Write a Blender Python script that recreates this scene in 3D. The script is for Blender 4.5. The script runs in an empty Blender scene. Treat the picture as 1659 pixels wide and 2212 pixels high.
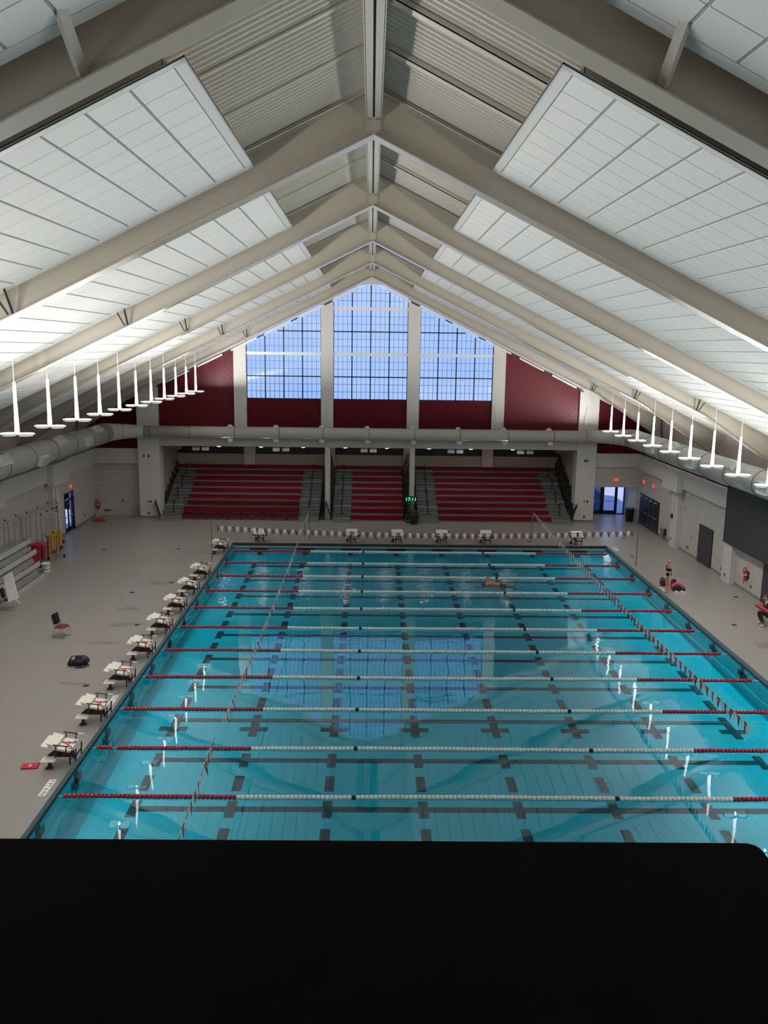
import bpy, bmesh, math, random
from mathutils import Vector, Matrix
random.seed(7)
SC = bpy.context.scene
COL = SC.collection
PI = math.pi

# ------------------------------------------------------------------ camera
FPX, PITCH, YAW, ROLL, CH = 1840.6, 0.1883988, 0.0169128, 0.0132622, 12.107
def _cam():
    cy, sy, cp, sp, cr, sr = math.cos(YAW), math.sin(YAW), math.cos(PITCH), math.sin(PITCH), math.cos(ROLL), math.sin(ROLL)
    f0, r0, u0 = Vector((sy, cy, 0)), Vector((cy, -sy, 0)), Vector((0, 0, 1))
    f, u = f0 * cp - u0 * sp, u0 * cp + f0 * sp
    r, u2 = r0 * cr + u * sr, u * cr - r0 * sr
    c = bpy.data.cameras.new('camera')
    c.sensor_fit = 'HORIZONTAL'; c.sensor_width = 36.0; c.lens = FPX / 1659 * 36.0
    c.clip_start = 0.05; c.clip_end = 400
    o = bpy.data.objects.new('camera', c); COL.objects.link(o)
    m = Matrix((r, u2, -f)).transposed().to_4x4(); m.translation = (0, 0, CH)
    o.matrix_world = m
    SC.camera = o
_cam()
SC.view_settings.view_transform = 'Standard'
SC.view_settings.look = 'None'
SC.view_settings.gamma = 1.0
SC.view_settings.use_curve_mapping = False
SC.view_settings.exposure = 0.0

LAMP_UP, LAMP_DOWN, LAMP_W, LAMP_SPOT = 6.0, 1.2, 405.0, 370.0         # emission of the pendant discs (upper / lower face), power of uplights and added spots

# ------------------------------------------------------------------ sky
def _world():
    w = bpy.data.worlds.new('sky'); SC.world = w; w.use_nodes = True
    nt = w.node_tree; nt.nodes.clear()
    out = nt.nodes.new('ShaderNodeOutputWorld'); bg = nt.nodes.new('ShaderNodeBackground')
    tc = nt.nodes.new('ShaderNodeTexCoord'); mp = nt.nodes.new('ShaderNodeMapping')
    mp.inputs['Scale'].default_value = (5, 5, 11)
    nz = nt.nodes.new('ShaderNodeTexNoise'); nz.inputs['Scale'].default_value = 1.3; nz.inputs['Detail'].default_value = 5
    rp = nt.nodes.new('ShaderNodeValToRGB')
    rp.color_ramp.elements[0].position = 0.35; rp.color_ramp.elements[0].color = (0.25, 0.43, 0.92, 1)
    rp.color_ramp.elements[1].position = 0.75; rp.color_ramp.elements[1].color = (0.42, 0.54, 0.92, 1)
    nt.links.new(tc.outputs['Generated'], mp.inputs['Vector']); nt.links.new(mp.outputs['Vector'], nz.inputs['Vector'])
    nt.links.new(nz.outputs['Fac'], rp.inputs['Fac']); nt.links.new(rp.outputs['Color'], bg.inputs['Color'])
    bg.inputs['Strength'].default_value = 1.28
    nt.links.new(bg.outputs['Background'], out.inputs['Surface'])
_world()

def _sun():         # low warm sun behind the viewer: the hall keeps the near yard in its shade
    l = bpy.data.lights.new('sun', 'SUN'); l.energy = 8.0; l.color = (1.0, .84, .76); l.angle = math.radians(1)
    o = bpy.data.objects.new('sun', l); COL.objects.link(o); o.location = (0, -60, 60)
    o.rotation_euler = Vector((0, .82, -.57)).to_track_quat('-Z', 'Y').to_euler()
_sun()

# ------------------------------------------------------------------ materials
def lin(c):
    f = lambda v: v / 12.92 if v <= 0.04045 else ((v + 0.055) / 1.055) ** 2.4
    return tuple(f(v / 255.0) for v in c)
def mat(name, rgb, rough=0.6, metal=0.0, var=0.08, scale=3.0, bump=0.0, bscale=40.0, emit=None, estr=0.0, spec=0.5):
    m = bpy.data.materials.new(name); m.use_nodes = True
    nt = m.node_tree; b = nt.nodes['Principled BSDF']
    b.inputs['Roughness'].default_value = rough; b.inputs['Metallic'].default_value = metal
    b.inputs['Specular IOR Level'].default_value = spec
    tc = nt.nodes.new('ShaderNodeTexCoord')
    if var > 0:
        nz = nt.nodes.new('ShaderNodeTexNoise'); nz.inputs['Scale'].default_value = scale; nz.inputs['Detail'].default_value = 4
        nt.links.new(tc.outputs['Object'], nz.inputs['Vector'])
        mx = nt.nodes.new('ShaderNodeMix'); mx.data_type = 'RGBA'
        mx.inputs[6].default_value = tuple(v * (1 - var) for v in rgb) + (1,)
        mx.inputs[7].default_value = tuple(min(1, v * (1 + var)) for v in rgb) + (1,)
        nt.links.new(nz.outputs['Fac'], mx.inputs[0]); nt.links.new(mx.outputs[2], b.inputs['Base Color'])
    else:
        b.inputs['Base Color'].default_value = tuple(rgb) + (1,)
    if bump > 0:
        n2 = nt.nodes.new('ShaderNodeTexNoise'); n2.inputs['Scale'].default_value = bscale; n2.inputs['Detail'].default_value = 3
        nt.links.new(tc.outputs['Object'], n2.inputs['Vector'])
        bp = nt.nodes.new('ShaderNodeBump'); bp.inputs['Strength'].default_value = bump; bp.inputs['Distance'].default_value = 0.02
        nt.links.new(n2.outputs['Fac'], bp.inputs['Height']); nt.links.new(bp.outputs['Normal'], b.inputs['Normal'])
    if emit:
        b.inputs['Emission Color'].default_value = tuple(emit) + (1,); b.inputs['Emission Strength'].default_value = estr
    return m
def brick_mat(name, rgb, mortar, bw, bh, rough=0.5, axis='XZ', bump=0.4):
    m = mat(name, rgb, rough, var=0.0)
    nt = m.node_tree; b = nt.nodes['Principled BSDF']
    tc = next(n for n in nt.nodes if n.type == 'TEX_COORD')
    sx = nt.nodes.new('ShaderNodeSeparateXYZ'); cx = nt.nodes.new('ShaderNodeCombineXYZ')
    nt.links.new(tc.outputs['Object'], sx.inputs[0])
    nt.links.new(sx.outputs[axis[0]], cx.inputs['X']); nt.links.new(sx.outputs[axis[1]], cx.inputs['Y'])
    br = nt.nodes.new('ShaderNodeTexBrick'); br.inputs['Scale'].default_value = 1.0
    br.inputs['Brick Width'].default_value = bw; br.inputs['Row Height'].default_value = bh
    br.inputs['Mortar Size'].default_value = 0.008; br.inputs['Mortar Smooth'].default_value = 0.4
    br.inputs['Color1'].default_value = tuple(v * 0.95 for v in rgb) + (1,); br.inputs['Color2'].default_value = tuple(min(1, v * 1.05) for v in rgb) + (1,)
    br.inputs['Mortar'].default_value = tuple(mortar) + (1,)
    nt.links.new(cx.outputs[0], br.inputs['Vector']); nt.links.new(br.outputs['Color'], b.inputs['Base Color'])
    bp = nt.nodes.new('ShaderNodeBump'); bp.invert = True; bp.inputs['Strength'].default_value = bump; bp.inputs['Distance'].default_value = 0.01
    nt.links.new(br.outputs['Fac'], bp.inputs['Height']); nt.links.new(bp.outputs['Normal'], b.inputs['Normal'])
    return m
M = {}
M['wall'] = brick_mat('painted_block_white', (0.52, 0.50, 0.475), (0.505, 0.485, 0.46), 0.42, 0.21, 0.5, 'YZ', 0.06)
M['wallx'] = brick_mat('painted_block_white_end', (0.52, 0.50, 0.475), (0.505, 0.485, 0.46), 0.42, 0.21, 0.5, 'XZ', 0.06)
M['plaster'] = mat('white_plaster', (0.62, 0.60, 0.58), 0.6, var=0.03, bump=0.05)
M['pinkwall'] = mat('pinkish_tan_liner', (0.50, 0.40, 0.36), 0.6, var=0.05)
M['pinkcol'] = mat('pinkish_column_paint', (0.80, 0.66, 0.63), 0.6, var=0.03)
M['beige'] = mat('beige_back_wall', (0.52, 0.43, 0.37), 0.6, var=0.04)
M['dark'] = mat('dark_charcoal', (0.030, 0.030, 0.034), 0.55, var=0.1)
M['darkgrey'] = mat('charcoal_panel', (0.048, 0.048, 0.055), 0.55, var=0.04)
M['black'] = mat('black_enamel', (0.010, 0.010, 0.012), 0.4, var=0.05)
M['matte'] = mat('matte_black', (0.0035, 0.0038, 0.0042), 0.8, var=0.2, spec=0.1)
M['redwall'] = mat('crimson_painted_block', (0.105, 0.007, 0.013), 0.45, var=0.06, scale=5, bump=0.05, spec=0.12)
M['redblock'] = mat('crimson_block_face', (0.130, 0.009, 0.017), 0.34, var=0.08, scale=1.5, bump=0.04, spec=0.16)
M['redmortar'] = mat('crimson_joint', (0.060, 0.008, 0.012), 0.7)
M['frame'] = mat('taupe_steel', (0.42, 0.385, 0.32), 0.22, spec=0.7, var=0.04, scale=0.6)
M['deck'] = mat('beige_roof_sheet', (0.63, 0.595, 0.52), 0.42, var=0.03)
M['ridge'] = mat('pale_ridge_steel', (0.52, 0.50, 0.45), 0.45, var=0.03)
M['tile'] = mat('white_acoustic_tile', (0.80, 0.79, 0.77), 0.8, var=0.015, scale=2, bump=0.03)
M['tgrid'] = mat('grey_ceiling_grid', (0.44, 0.435, 0.43), 0.6, var=0.02)
M['duct'] = mat('grey_duct_paint', (0.50, 0.495, 0.44), 0.42, var=0.05, scale=1.5)
M['ductseam'] = mat('duct_seam', (0.17, 0.17, 0.155), 0.5, metal=0.3)
M['white'] = mat('white_enamel', (0.78, 0.78, 0.77), 0.4, var=0.02)
M['cream'] = mat('cream_fibreglass', (0.80, 0.77, 0.68), 0.45, var=0.03, bump=0.08, bscale=90)
M['maroon'] = mat('maroon_steel', (0.055, 0.006, 0.010), 0.4, var=0.08)
M['crimson'] = mat('crimson_print', (0.40, 0.075, 0.075), 0.5, var=0.05)
M['seat'] = mat('crimson_seat_plastic', (0.23, 0.005, 0.018), 0.5, var=0.05, spec=0.12)
M['step'] = mat('grey_bleacher_deck', (0.20, 0.215, 0.215), 0.55, var=0.08, spec=0.25)
M['stepedge'] = mat('pale_step_nosing', (0.55, 0.56, 0.56), 0.4)
M['footboard'] = mat('grey_foot_board', (0.20, 0.195, 0.19), 0.6, var=.05)
M['alu'] = mat('brushed_aluminium', (0.55, 0.54, 0.52), 0.45, metal=0.35, var=0.05)
M['chrome'] = mat('galvanised_tube', (0.40, 0.385, 0.375), 0.35, metal=0.6, var=0.05)
M['redfloat'] = mat('red_float', (0.40, 0.006, 0.022), 0.3, var=0.06)
M['whitefloat'] = mat('white_float', (0.83, 0.83, 0.80), 0.35, var=0.02)
M['flagred'] = mat('maroon_pennant', (0.20, 0.010, 0.030), 0.6, var=0.05)
M['flagwhite'] = mat('white_pennant', (0.84, 0.88, 0.85), 0.6, var=0.03)
M['pink'] = mat('pale_pink_print', (0.85, 0.50, 0.50), 0.6, var=0.0)
M['signwhite'] = mat('sign_white', (0.85, 0.85, 0.84), 0.4, var=0.0)
M['signblack'] = mat('sign_black', (0.02, 0.02, 0.02), 0.5, var=0.0)
M['coping'] = mat('grey_coping_tile', (0.27, 0.265, 0.255), 0.45, var=0.08, scale=6)
M['lip'] = mat('pale_gutter_lip', (0.36, 0.36, 0.35), 0.4, var=0.05)
M['grate'] = mat('dark_gutter', (0.028, 0.030, 0.034), 0.6)
M['poolmark'] = mat('dark_pool_tile', (0.045, 0.062, 0.075), 0.5, var=0.12, scale=1.2)
M['yellow'] = mat('yellow_plastic', (0.72, 0.40, 0.010), 0.4, var=0.04)
M['redplastic'] = mat('red_plastic', (0.50, 0.020, 0.045), 0.4, var=0.06)
M['orange'] = mat('orange_hose', (0.62, 0.09, 0.02), 0.5, var=0.1)
M['navy'] = mat('navy_nylon', (0.012, 0.014, 0.035), 0.6, var=0.25, scale=14, bump=0.3, bscale=25)
M['maroonbag'] = mat('maroon_nylon', (0.10, 0.010, 0.022), 0.6, var=0.2, scale=10, bump=0.3, bscale=25)
M['pinkbag'] = mat('pink_red_nylon', (0.55, 0.05, 0.12), 0.6, var=0.1, bump=0.2)
M['skin'] = mat('skin', (0.60, 0.36, 0.26), 0.5, var=0.05, spec=0.3)
M['skin2'] = mat('skin_wet', (0.52, 0.24, 0.14), 0.35, var=0.08)
M['suit'] = mat('black_swimsuit', (0.008, 0.008, 0.012), 0.5)
M['cap'] = mat('pink_swim_cap', (0.66, 0.15, 0.22), 0.35)
M['hair'] = mat('brown_hair', (0.10, 0.05, 0.025), 0.6, var=0.2)
M['cloth'] = mat('black_cloth', (0.012, 0.012, 0.018), 0.75, var=0.15)
M['shoe'] = mat('white_shoe', (0.72, 0.70, 0.66), 0.5)
M['rubber'] = mat('black_rubber', (0.012, 0.012, 0.012), 0.6)
M['exitred'] = mat('exit_red_glow', (0.5, 0.03, 0.03), 0.5, var=0, emit=(1.0, 0.06, 0.06), estr=1.1)
M['exitface'] = mat('exit_face', (0.55, 0.12, 0.11), 0.5, var=0, emit=(1.0, 0.10, 0.08), estr=0.45)
M['led'] = mat('green_led', (0.0, 0.3, 0.05), 0.5, var=0, emit=(0.05, 1.0, 0.28), estr=2.2)
M['lampup'] = mat('lamp_lens_upper', (0.9, 0.9, 0.9), 0.5, var=0, emit=(1.0, 0.965, 0.92), estr=LAMP_UP)
M['lampdown'] = mat('lamp_lens_lower', (0.9, 0.9, 0.9), 0.5, var=0, emit=(1.0, 0.965, 0.93), estr=LAMP_DOWN)
M['recess'] = mat('recessed_lamp_lens', (0.9, 0.9, 0.9), 0.5, var=0, emit=(1.0, 0.96, 0.92), estr=80.0)
M['mullion'] = mat('dark_mullion', (0.020, 0.026, 0.040), 0.4)
M['muntin'] = mat('grey_blue_muntin', (0.20, 0.27, 0.42), 0.5)
M['stone'] = mat('outdoor_gravel', (0.56, 0.52, 0.54), 0.9, var=0.12, scale=0.8)
M['hedge'] = mat('hill_green', (0.06, 0.09, 0.06), 0.9, var=0.3, scale=0.3)
M['netgrey'] = mat('grey_cord', (0.5, 0.5, 0.48), 0.6)
M['brass'] = mat('orange_fire_gauge', (0.7, 0.25, 0.02), 0.4)

def floor_mat():
    m = mat('speckled_grey_deck', (0.295, 0.274, 0.251), 0.32, var=0.05, scale=0.25, bump=0.06, bscale=60, spec=0.45)
    return m
M['floor'] = floor_mat()

def basin_mat():
    m = bpy.data.materials.new('pool_plaster_tile'); m.use_nodes = True
    nt = m.node_tree; b = nt.nodes['Principled BSDF']; b.inputs['Roughness'].default_value = 0.6
    tc = nt.nodes.new('ShaderNodeTexCoord')
    nz = nt.nodes.new('ShaderNodeTexNoise'); nz.inputs['Scale'].default_value = 0.35; nz.inputs['Detail'].default_value = 3
    nt.links.new(tc.outputs['Object'], nz.inputs['Vector'])
    mx = nt.nodes.new('ShaderNodeMix'); mx.data_type = 'RGBA'
    mx.inputs[6].default_value = (0.50, 0.74, 0.80, 1); mx.inputs[7].default_value = (0.56, 0.80, 0.84, 1)
    nt.links.new(nz.outputs['Fac'], mx.inputs[0]); nt.links.new(mx.outputs[2], b.inputs['Base Color'])
    return m
M['basin'] = basin_mat()

def water_mat():
    m = bpy.data.materials.new('pool_water'); m.use_nodes = True
    nt = m.node_tree; nt.nodes.clear()
    out = nt.nodes.new('ShaderNodeOutputMaterial'); mix = nt.nodes.new('ShaderNodeMixShader')
    tr = nt.nodes.new('ShaderNodeBsdfTransparent'); tr.inputs['Color'].default_value = (0.025, 0.86, 1.0, 1)
    gl = nt.nodes.new('ShaderNodeBsdfGlossy'); gl.inputs['Roughness'].default_value = 0.0
    gl.inputs['Color'].default_value = (1, 1, 1, 1)
    fr = nt.nodes.new('ShaderNodeFresnel'); fr.inputs['IOR'].default_value = 1.52
    tc = nt.nodes.new('ShaderNodeTexCoord')
    # long lazy swell
    mp = nt.nodes.new('ShaderNodeMapping'); mp.inputs['Scale'].default_value = (0.22, 0.42, 1)
    n1 = nt.nodes.new('ShaderNodeTexNoise'); n1.inputs['Scale'].default_value = 1.0; n1.inputs['Detail'].default_value = 1.0
    nt.links.new(tc.outputs['Object'], mp.inputs['Vector']); nt.links.new(mp.outputs['Vector'], n1.inputs['Vector'])
    # short chop, growing towards the lanes where somebody swims
    mp2 = nt.nodes.new('ShaderNodeMapping'); mp2.inputs['Scale'].default_value = (1.0, 2.2, 1)
    n2 = nt.nodes.new('ShaderNodeTexNoise'); n2.inputs['Scale'].default_value = 2.6; n2.inputs['Detail'].default_value = 2.5
    nt.links.new(tc.outputs['Object'], mp2.inputs['Vector']); nt.links.new(mp2.outputs['Vector'], n2.inputs['Vector'])
    sx = nt.nodes.new('ShaderNodeSeparateXYZ'); nt.links.new(tc.outputs['Object'], sx.inputs[0])
    rp = nt.nodes.new('ShaderNodeValToRGB'); e = rp.color_ramp.elements
    mr = nt.nodes.new('ShaderNodeMapRange'); mr.inputs['From Min'].default_value = 18; mr.inputs['From Max'].default_value = 53
    nt.links.new(sx.outputs['Y'], mr.inputs['Value']); nt.links.new(mr.outputs[0], rp.inputs['Fac'])
    e[0].position = 0.0; e[0].color = (0.010,) * 3 + (1,); e[1].position = 1.0; e[1].color = (0.05,) * 3 + (1,)
    for pos, v in ((0.32, 0.020), (0.50, 0.10), (0.62, 0.16), (0.70, 1.3), (0.80, 1.4), (0.88, 0.28)):
        q = e.new(pos); q.color = (v, v, v, 1)
    m1 = nt.nodes.new('ShaderNodeMath'); m1.operation = 'MULTIPLY'
    nt.links.new(n2.outputs['Fac'], m1.inputs[0]); nt.links.new(rp.outputs['Color'], m1.inputs[1])
    m2 = nt.nodes.new('ShaderNodeMath'); m2.operation = 'MULTIPLY'; m2.inputs[1].default_value = 0.030
    nt.links.new(m1.outputs[0], m2.inputs[0])
    m3 = nt.nodes.new('ShaderNodeMath'); m3.operation = 'MULTIPLY'; m3.inputs[1].default_value = 0.022
    nt.links.new(n1.outputs['Fac'], m3.inputs[0])
    ad = nt.nodes.new('ShaderNodeMath'); ad.operation = 'ADD'
    nt.links.new(m2.outputs[0], ad.inputs[0]); nt.links.new(m3.outputs[0], ad.inputs[1])
    bp = nt.nodes.new('ShaderNodeBump'); bp.inputs['Strength'].default_value = 1.0; bp.inputs['Distance'].default_value = 1.0
    nt.links.new(ad.outputs[0], bp.inputs['Height'])
    nt.links.new(bp.outputs['Normal'], gl.inputs['Normal']); nt.links.new(bp.outputs['Normal'], fr.inputs['Normal'])
    nt.links.new(fr.outputs[0], mix.inputs[0]); nt.links.new(tr.outputs[0], mix.inputs[1]); nt.links.new(gl.outputs[0], mix.inputs[2])
    nt.links.new(mix.outputs[0], out.inputs['Surface'])
    return m
M['water'] = water_mat()

def glass_mat(name, tint, refl=0.06):
    m = bpy.data.materials.new(name); m.use_nodes = True
    nt = m.node_tree; nt.nodes.clear()
    out = nt.nodes.new('ShaderNodeOutputMaterial'); mix = nt.nodes.new('ShaderNodeMixShader'); mix.inputs[0].default_value = refl
    tr = nt.nodes.new('ShaderNodeBsdfTransparent'); tr.inputs['Color'].default_value = tuple(tint) + (1,)
    gl = nt.nodes.new('ShaderNodeBsdfGlossy'); gl.inputs['Roughness'].default_value = 0.05
    nt.links.new(tr.outputs[0], mix.inputs[1]); nt.links.new(gl.outputs[0], mix.inputs[2]); nt.links.new(mix.outputs[0], out.inputs['Surface'])
    return m
M['glass'] = glass_mat('window_glass', (0.97, 0.98, 1.0), 0.004)
M['doorglass'] = glass_mat('door_glass', (0.75, 0.85, 1.0), 0.06)

# ------------------------------------------------------------------ mesh helpers
class MB:
    def __init__(s): s.v = []; s.f = []; s.mi = []; s.cur = 0
    def add(s, vs, fs):
        n = len(s.v); s.v += [tuple(v) for v in vs]
        for f in fs: s.f.append([n + i for i in f]); s.mi.append(s.cur)
        return s
    def box(s, x0, x1, y0, y1, z0, z1):
        vs = [(x, y, z) for z in (z0, z1) for y in (y0, y1) for x in (x0, x1)]
        return s.add(vs, [(0, 2, 3, 1), (4, 5, 7, 6), (0, 1, 5, 4), (2, 6, 7, 3), (0, 4, 6, 2), (1, 3, 7, 5)])
    def obox(s, c, size, mtx):
        hx, hy, hz = (v / 2 for v in size); c = Vector(c)
        vs = [c + mtx @ Vector((x, y, z)) for z in (-hz, hz) for y in (-hy, hy) for x in (-hx, hx)]
        return s.add(vs, [(0, 2, 3, 1), (4, 5, 7, 6), (0, 1, 5, 4), (2, 6, 7, 3), (0, 4, 6, 2), (1, 3, 7, 5)])
    def cbox(s, c, size, ch):           # box with chamfered vertical and top edges
        x, y, z = c; hx, hy, hz = (v / 2 for v in size)
        def ring(hx, hy, zz): return [(x + a, y + b, zz) for a, b in ((-hx + ch, -hy), (hx - ch, -hy), (hx, -hy + ch), (hx, hy - ch), (hx - ch, hy), (-hx + ch, hy), (-hx, hy - ch), (-hx, -hy + ch))]
        vs = ring(hx, hy, z - hz) + ring(hx, hy, z + hz - ch) + ring(hx - ch, hy - ch, z + hz)
        fs = [tuple(range(7, -1, -1)), tuple(range(16, 24))]
        for k in (0, 8):
            for i in range(8): j = (i + 1) % 8; fs.append((k + i, k + j, k + 8 + j, k + 8 + i))
        return s.add(vs, fs)
    def prism(s, pts, a, b, axis='Y'):  # polygon (u,v) extruded from a to b along axis
        def P(u, v, t): return {'Y': (u, t, v), 'X': (t, u, v), 'Z': (u, v, t)}[axis]
        n = len(pts); vs = [P(u, v, a) for u, v in pts] + [P(u, v, b) for u, v in pts]
        fs = [tuple(range(n)), tuple(range(2 * n - 1, n - 1, -1))] + [(i, n + i, n + (i + 1) % n, (i + 1) % n) for i in range(n)]
        return s.add(vs, fs)
    def tube(s, pts, r, n=8, closed=False, caps=True):
        pts = [Vector(p) for p in pts]; rings = []
        rr = r if isinstance(r, (list, tuple)) else [r] * len(pts)
        prev = None
        for i, p in enumerate(pts):
            if closed: d = pts[(i + 1) % len(pts)] - pts[i - 1]
            elif i == 0: d = pts[1] - pts[0]
            elif i == len(pts) - 1: d = pts[-1] - pts[-2]
            else: d = (pts[i + 1] - p).normalized() + (p - pts[i - 1]).normalized()
            d = d.normalized() if d.length > 1e-9 else Vector((0, 0, 1))
            if prev is None:
                a = Vector((0, 0, 1)) if abs(d.z) < 0.9 else Vector((1, 0, 0))
                u = d.cross(a).normalized()
            else:
                u = (prev - d * prev.dot(d)); u = u.normalized() if u.length > 1e-6 else d.orthogonal().normalized()
            prev = u; w = d.cross(u)
            rings.append([p + (u * math.cos(t) + w * math.sin(t)) * rr[i] for t in (2 * PI * k / n for k in range(n))])
        vs = [v for r_ in rings for v in r_]; fs = []
        m = len(rings)
        for i in range(m if closed else m - 1):
            a, b = i * n, ((i + 1) % m) * n
            for k in range(n): fs.append((a + k, a + (k + 1) % n, b + (k + 1) % n, b + k))
        if caps and not closed: fs += [tuple(range(n - 1, -1, -1)), tuple(range((m - 1) * n, m * n))]
        return s.add(vs, fs)
    def lathe(s, prof, c=(0, 0, 0), n=16, axis='Z', sx=1.0, sy=1.0):
        c = Vector(c); vs = []; fs = []
        for r, h in prof:
            for k in range(n):
                t = 2 * PI * k / n; a, b = r * math.cos(t) * sx, r * math.sin(t) * sy
                vs.append(c + (Vector((a, b, h)) if axis == 'Z' else Vector((h, a, b)) if axis == 'X' else Vector((a, h, b))))
        for i in range(len(prof) - 1):
            for k in range(n): fs.append((i * n + k, i * n + (k + 1) % n, (i + 1) * n + (k + 1) % n, (i + 1) * n + k))
        fs += [tuple(range(n - 1, -1, -1)), tuple(range((len(prof) - 1) * n, len(prof) * n))]
        return s.add(vs, fs)
    def ball(s, c, rx, ry=None, rz=None, n=12, m=8):
        ry = ry or rx; rz = rz or rx
        prof = [(max(1e-3, math.sin(PI * i / m)), -math.cos(PI * i / m)) for i in range(m + 1)]
        k = len(s.v); s.lathe(prof, (0, 0, 0), n)
        for i in range(k, len(s.v)):
            x, y, z = s.v[i]; s.v[i] = (c[0] + x * rx, c[1] + y * ry, c[2] + z * rz)
        return s
    def ribbon(s, pts, w, z0, z1, frame):   # flat band along 2-D polyline, frame(u,v,t)->xyz
        for i in range(len(pts) - 1):
            a, b = Vector(pts[i]), Vector(pts[i + 1]); d = (b - a)
            if d.length < 1e-6: continue
            d.normalize(); q = Vector((-d.y, d.x)) * w / 2; e = d * w * 0.3
            P = [a - e + q, b + e + q, b + e - q, a - e - q]
            vs = [frame(p.x, p.y, z0) for p in P] + [frame(p.x, p.y, z1) for p in P]
            s.add(vs, [(3, 2, 1, 0), (4, 5, 6, 7), (0, 1, 5, 4), (1, 2, 6, 5), (2, 3, 7, 6), (3, 0, 4, 7)])
        return s
    def mesh(s, name, mats, smooth=False):
        me = bpy.data.meshes.new(name); me.from_pydata(s.v, [], s.f)
        for m in (mats if isinstance(mats, (list, tuple)) else [mats]): me.materials.append(m)
        me.polygons.foreach_set('material_index', s.mi)
        if FLIP[0]:
            bm = bmesh.new(); bm.from_mesh(me); bmesh.ops.recalc_face_normals(bm, faces=bm.faces); bm.to_mesh(me); bm.free()
        if smooth: me.shade_smooth() if hasattr(me, 'shade_smooth') else me.polygons.foreach_set('use_smooth', [True] * len(me.polygons))
        me.update()
        return me
    def build(s, name, mats, parent=None, smooth=False, loc=None):
        """links the collected shapes as ONE object; with a parent the coordinates are world ones unless the parent stands at the origin"""
        o = bpy.data.objects.new(name, s.mesh(name, mats, smooth)); COL.objects.link(o)
        if parent is not None:
            o.parent = parent; o.matrix_parent_inverse = Matrix.Identity(4)
            root = parent; off = Vector(parent.location)
            while root.parent is not None: root = root.parent; off += root.location
            o.location = -off if LOCAL[0] is False else (0, 0, 0)
        if loc is not None: o.location = loc
        return o
FLIP = [True]
LOCAL = [False]     # False: part coordinates are world coordinates; True: they are relative to their thing
def obj(name, me, parent=None, loc=(0, 0, 0), rot=None):
    o = bpy.data.objects.new(name, me); COL.objects.link(o)
    if parent is not None: o.parent = parent
    o.location = loc
    if rot: o.rotation_euler = rot
    return o
def thing(name, label, cat, loc=(0, 0, 0), rz=0.0, group=None):
    o = bpy.data.objects.new(name, None); COL.objects.link(o); o.empty_display_size = 0.2
    o.location = loc; o.rotation_euler = (0, 0, rz); o['label'] = label; o['category'] = cat
    if group: o['group'] = group
    return o
def tag(o, label, cat, group=None):
    o['label'] = label; o['category'] = cat
    if group: o['group'] = group
    return o
def struct(o, label=None):
    o['kind'] = 'structure'
    if label: o['label'] = label
    return o
def stuff(o): o['kind'] = 'stuff'; return o
def copy_thing(src, loc, rz, label, group=None):
    r = src.copy(); COL.objects.link(r); r.location = loc; r.rotation_euler = (0, 0, rz); r['label'] = label
    if group: r['group'] = group
    for ch in list(src.children):
        c = ch.copy(); COL.objects.link(c); c.parent = r
        for g in ch.children:
            d = g.copy(); COL.objects.link(d); d.parent = c
    return r
def text(name, body, size, m, parent=None, loc=(0, 0, 0), mtx=None, ext=0.002, align='CENTER', scale=(1, 1, 1)):
    c = bpy.data.curves.new(name, 'FONT'); c.body = body; c.size = size; c.extrude = ext; c.align_x = align; c.align_y = 'CENTER'
    c.materials.append(m); o = bpy.data.objects.new(name, c); COL.objects.link(o)
    if parent is not None: o.parent = parent
    dg = bpy.context.evaluated_depsgraph_get(); me = bpy.data.meshes.new_from_object(o.evaluated_get(dg)); bpy.data.objects.remove(o)
    if scale != (1, 1, 1): me.transform(Matrix.Diagonal(scale + (1,)))
    o = bpy.data.objects.new(name, me); COL.objects.link(o)
    if parent is not None: o.parent = parent
    mm = (mtx or Matrix.Identity(3)).to_4x4(); mm.translation = loc; o.matrix_local = mm
    return o
ORD = ['first', 'second', 'third', 'fourth', 'fifth', 'sixth', 'seventh', 'eighth', 'ninth', 'tenth', 'eleventh', 'twelfth', 'thirteenth', 'fourteenth', 'fifteenth', 'sixteenth', 'seventeenth', 'eighteenth', 'nineteenth', 'twentieth']
def A_glyph():      # script capital A as poly-lines in a unit box (u right, v up)
    return [
        ([(0.02, 0.22), (0.00, 0.10), (0.08, 0.02), (0.20, 0.06), (0.34, 0.28), (0.50, 0.62), (0.62, 0.98)], 0.10),
        ([(0.62, 0.98), (0.66, 0.70), (0.70, 0.40), (0.74, 0.14), (0.84, 0.04), (0.98, 0.12)], 0.17),
        ([(0.12, 0.50), (0.22, 0.40), (0.40, 0.38), (0.60, 0.42), (0.82, 0.50)], 0.09),
    ]

# ------------------------------------------------------------------ levels and lines of the hall
XL, XR = -19.85, 19.55          # side walls
YW = 60.5                       # front of the end wall's columns
YB = -4.0                       # near end of the hall
PX0, PX1, PY0, PY1 = -8.66, 15.10, 3.0, 52.75    # pool opening in the deck
WZ = -0.24                      # water level
SL = 0.488                      # roof pitch
FY = [0.0 + 9.6 * k + 1.3 for k in range(7)]      # near faces of the steel frames: 1.3 … 58.9
ZF, ZP, ZD = 16.87, 17.47, 18.0  # apex heights of frame underside, hung panels, roof sheet
EMPTY0 = None

# ================================================================== large structure
# ---- deck floor with the pool opening
b = MB()
b.box(XL - 0.3, PX0, YB, 61.6, -0.3, 0).box(PX1, XR + 0.3, YB, 61.6, -0.3, 0)
b.box(PX0, PX1, PY1, 61.6, -0.3, 0).box(PX0, PX1, YB, PY0, -0.3, 0)
b.box(-15.0, 14.9, 61.6, 67.2, -0.3, 0).box(16.2, 19.6, 61.6, 64.0, -0.3, 0)
struct(b.build('floor', M['floor']), 'grey speckled pool deck')

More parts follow.
